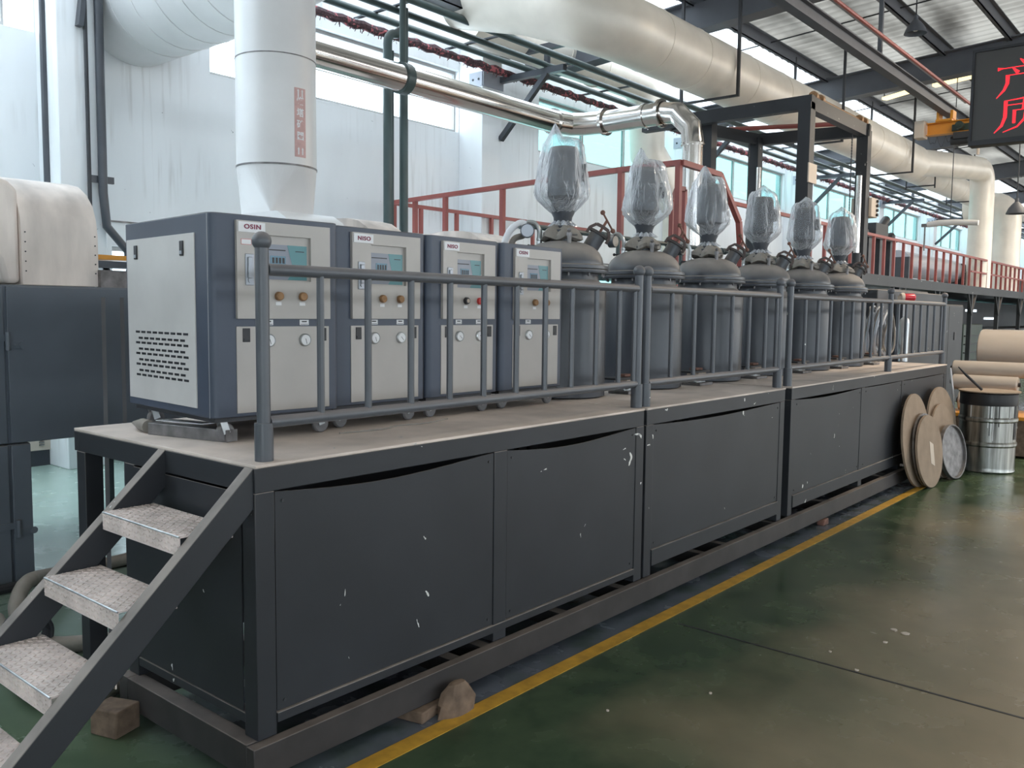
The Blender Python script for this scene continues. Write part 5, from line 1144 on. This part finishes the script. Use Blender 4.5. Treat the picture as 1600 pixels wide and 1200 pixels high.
# ================================================================== DISCS, DRUM, ROLLS
def disc(c, r, yaw, tilt, th, m, lab, rim=False, name='round_board', cat='board', cloth=None):
    """leans back: the disc normal points to -Y turned by yaw, tilted up a little; bottom rests on the floor"""
    nrm = Vector((-math.sin(yaw)*math.cos(tilt), -math.cos(yaw)*math.cos(tilt), math.sin(tilt)))
    ht = r*math.cos(tilt); C_ = Vector((c[0], c[1], ht+th*abs(math.sin(tilt))+0.001))
    T = thing(name, lab, cat, (c[0], c[1], 0), 0, None if rim else 'round boards leaning on the platform'); mb = MB()
    if rim: mb.lathe([(r, -th), (r, th), (r-0.008, th*1.1), (r-0.014, th), (r-0.016, -th*0.3), (0.001, -th*0.3)], C_, 56, nrm)
    else: mb.lathe([(r, -th/2), (r, th/2)], C_, 56, nrm)
    o = obj('lid_pan' if rim else 'board', mb, m, T)
    if cloth:
        side = Vector((nrm.y, -nrm.x, 0)).normalized()*-1; up = nrm.cross(side)
        up = up if up.z > 0 else -up
        q = C_+nrm*(th/2+0.001)+side*0.04
        v = [q-side*0.045-up*0.02+up*0.12, q+side*0.055+up*0.06, q+side*0.055-up*0.16, q-side*0.045-up*0.12]
        mb = MB(); mb.add(v+[a+nrm*0.001 for a in v], [(0, 1, 2, 3), (4, 5, 6, 7), (0, 1, 5, 4), (1, 2, 6, 5), (2, 3, 7, 6), (3, 0, 4, 7)]); obj('paper_label', mb, 'paper', T)
    return T
disc((9.26, 2.475), 0.465, 0.0, 0.11, 0.02, 'fibre', 'tall brown round board leaning on the platform, leftmost of the discs')
disc((10.12, 2.45), 0.475, 0.05, 0.12, 0.02, 'fibre', 'largest brown round board at the back of the leaning discs')
disc((9.98, 2.40), 0.39, 0.05, 0.12, 0.015, 'fibre', 'medium brown round board between the largest board and the metal lid')
disc((9.36, 2.41), 0.365, 0.04, 0.11, 0.02, 'tarnish', 'dark round metal disc just behind the board with the paper label')
disc((9.31, 2.36), 0.36, 0.06, 0.12, 0.022, 'fibre', 'front brown round board with a pale paper label', cloth=True)
disc((9.98, 2.30), 0.285, 0.17, 0.15, 0.02, 'tarnish', 'round dark grey metal drum lid leaning in front, rightmost of the discs', rim=True, name='drum_lid', cat='lid')
# leaning pale strip at platform corner
mb = MB(); mb.tube(smooth_path([(10.8, 2.56, 1.12), (10.82, 2.52, 0.8), (10.78, 2.47, 0.4), (10.74, 2.44, 0.01)]), 0.012, n=8); tag(obj('hose', mb, 'white'), 'thin white hose hanging down the far corner of the platform', 'hose')
DXc, DYc = 10.85, 2.16; T = thing('steel_drum', 'open bright steel drum with drips of dark ink, right of the discs', 'drum', (DXc, DYc, 0))
mb = MB(); r = 0.285; pf = [(r-0.005, 0.002), (r+0.004, 0.01), (r, 0.02)]
for z in (0.31, 0.58): pf += [(r, z-0.03), (r+0.012, z-0.012), (r+0.012, z+0.012), (r, z+0.03)]
for z in (0.06, 0.09, 0.12, 0.15): pf.append((r, z))
pf = sorted(pf, key=lambda a: a[1]); pf2 = []
for a, b in zip(pf[:-1], pf[1:]): pf2.append(a)
pf2 += [pf[-1], (r, 0.70), (r, 0.86)]
mb.lathe(pf2, (DXc, DYc, 0), 56); obj('drum_body', mb, 'drum', T)
mb = MB(); mb.lathe([(r+0.002, 0.735), (r+0.006, 0.745), (r+0.004, 0.80), (r+0.008, 0.862), (r-0.01, 0.868)], (DXc, DYc, 0), 56); obj('black_wrap', mb, 'black', T)
rs = random.Random(3)
for k in range(14):
    a = -2.2+rs.uniform(-1.4, 1.4); p = Vector((DXc+(r+0.0035)*math.cos(a), DYc+(r+0.0035)*math.sin(a), 0)); z1 = 0.735; z0 = rs.uniform(0.35, 0.62)
    mb = MB(); mb.bar((p.x, p.y, z0), (p.x, p.y, z1), 0.008, 0.004, up=(math.cos(a), math.sin(a), 0)); 
    obj('ink_drip', mb, 'black' if k % 3 else 'white', T)
mb = MB(); mb.cyl((DXc, DYc, 0.876), (DXc, DYc, 0.888), 0.31, n=48); tag(obj('round_board', mb, 'fibre'), 'brown round board lying on top of the steel drum', 'board')
mb = MB(); mb.tube([(DXc-0.13, DYc+0.05, 0.90), (DXc-0.24, DYc+0.19, 1.06), (DXc-0.30, DYc+0.26, 1.15)], [0.014, 0.014, 0.006], n=10); tag(obj('stirring_stick', mb, 'black'), 'black ink-covered stick resting slantwise on the drum', 'stick')
def roll(x, ya, yb, z, r, lab, dark_end=False):
    T = thing('film_roll', lab, 'roll', (x, (ya+yb)/2, z-r), 0, 'beige film rolls at the right edge'); mb = MB(); mb.cyl((x, ya, z), (x, yb, z), r, n=48); obj('film', mb, 'beige_roll', T, bevel=0.015)
    mb = MB(); mb.cyl((x, ya+0.03, z), (x, yb-0.03, z), r*0.28, n=20); obj('core', mb, 'black', T)
roll(13.6, 2.84, 0.2, 1.24, 0.29, 'largest glossy beige film roll, on top of the stack at the right edge')
roll(12.6, 2.95, 0.2, 1.03, 0.10, 'long slim glossy beige film roll lying across the rack, just under the largest roll')
roll(12.4, 2.9, 2.15, 0.86, 0.10, 'short beige film roll with a dark end, right above the drum')
roll(12.35, 2.80, 2.2, 0.63, 0.13, 'small beige film roll low down between the discs and the drum')
T = thing('roll_rack', 'dark steel rack carrying the beige film rolls', 'rack', (12.9, 1.5, 0))
for (x, y) in ((13.2, 2.5), (13.2, 0.4), (14.1, 2.5), (14.1, 0.4)): mb = MB(); mb.bar((x, y, 0), (x, y, 0.95), 0.06, 0.06, up=(1, 0, 0)); obj('leg', mb, 'dark', T)
mb = MB(); mb.box(13.2, 14.1, 0.35, 0.45, 0.86, 0.95); mb.box(13.2, 14.1, 2.45, 2.55, 0.86, 0.92); obj('cross_bar', mb, 'dark', T)
T = thing('yellow_crate', 'yellow-brown crate behind the steel drum', 'crate', (12.3, 2.2, 0))
mb = MB(); mb.box(12.0, 12.8, 1.7, 2.85, 0.02, 0.46); obj('crate_body', mb, 'wood', T, bevel=0.01)
mb = MB(); mb.box(11.97, 12.83, 1.67, 2.88, 0.46, 0.50); obj('crate_rim', mb, 'orange', T)
mb = MB(); mb.box(12.02, 12.1, 1.75, 1.95, 0.50, 0.66); tag(obj('orange_block', mb, 'orange', bevel=0.01), 'orange block standing on the crate, right of the drum', 'block')

for o in list(bpy.data.objects):
    if '_inv' in o: del o['_inv']
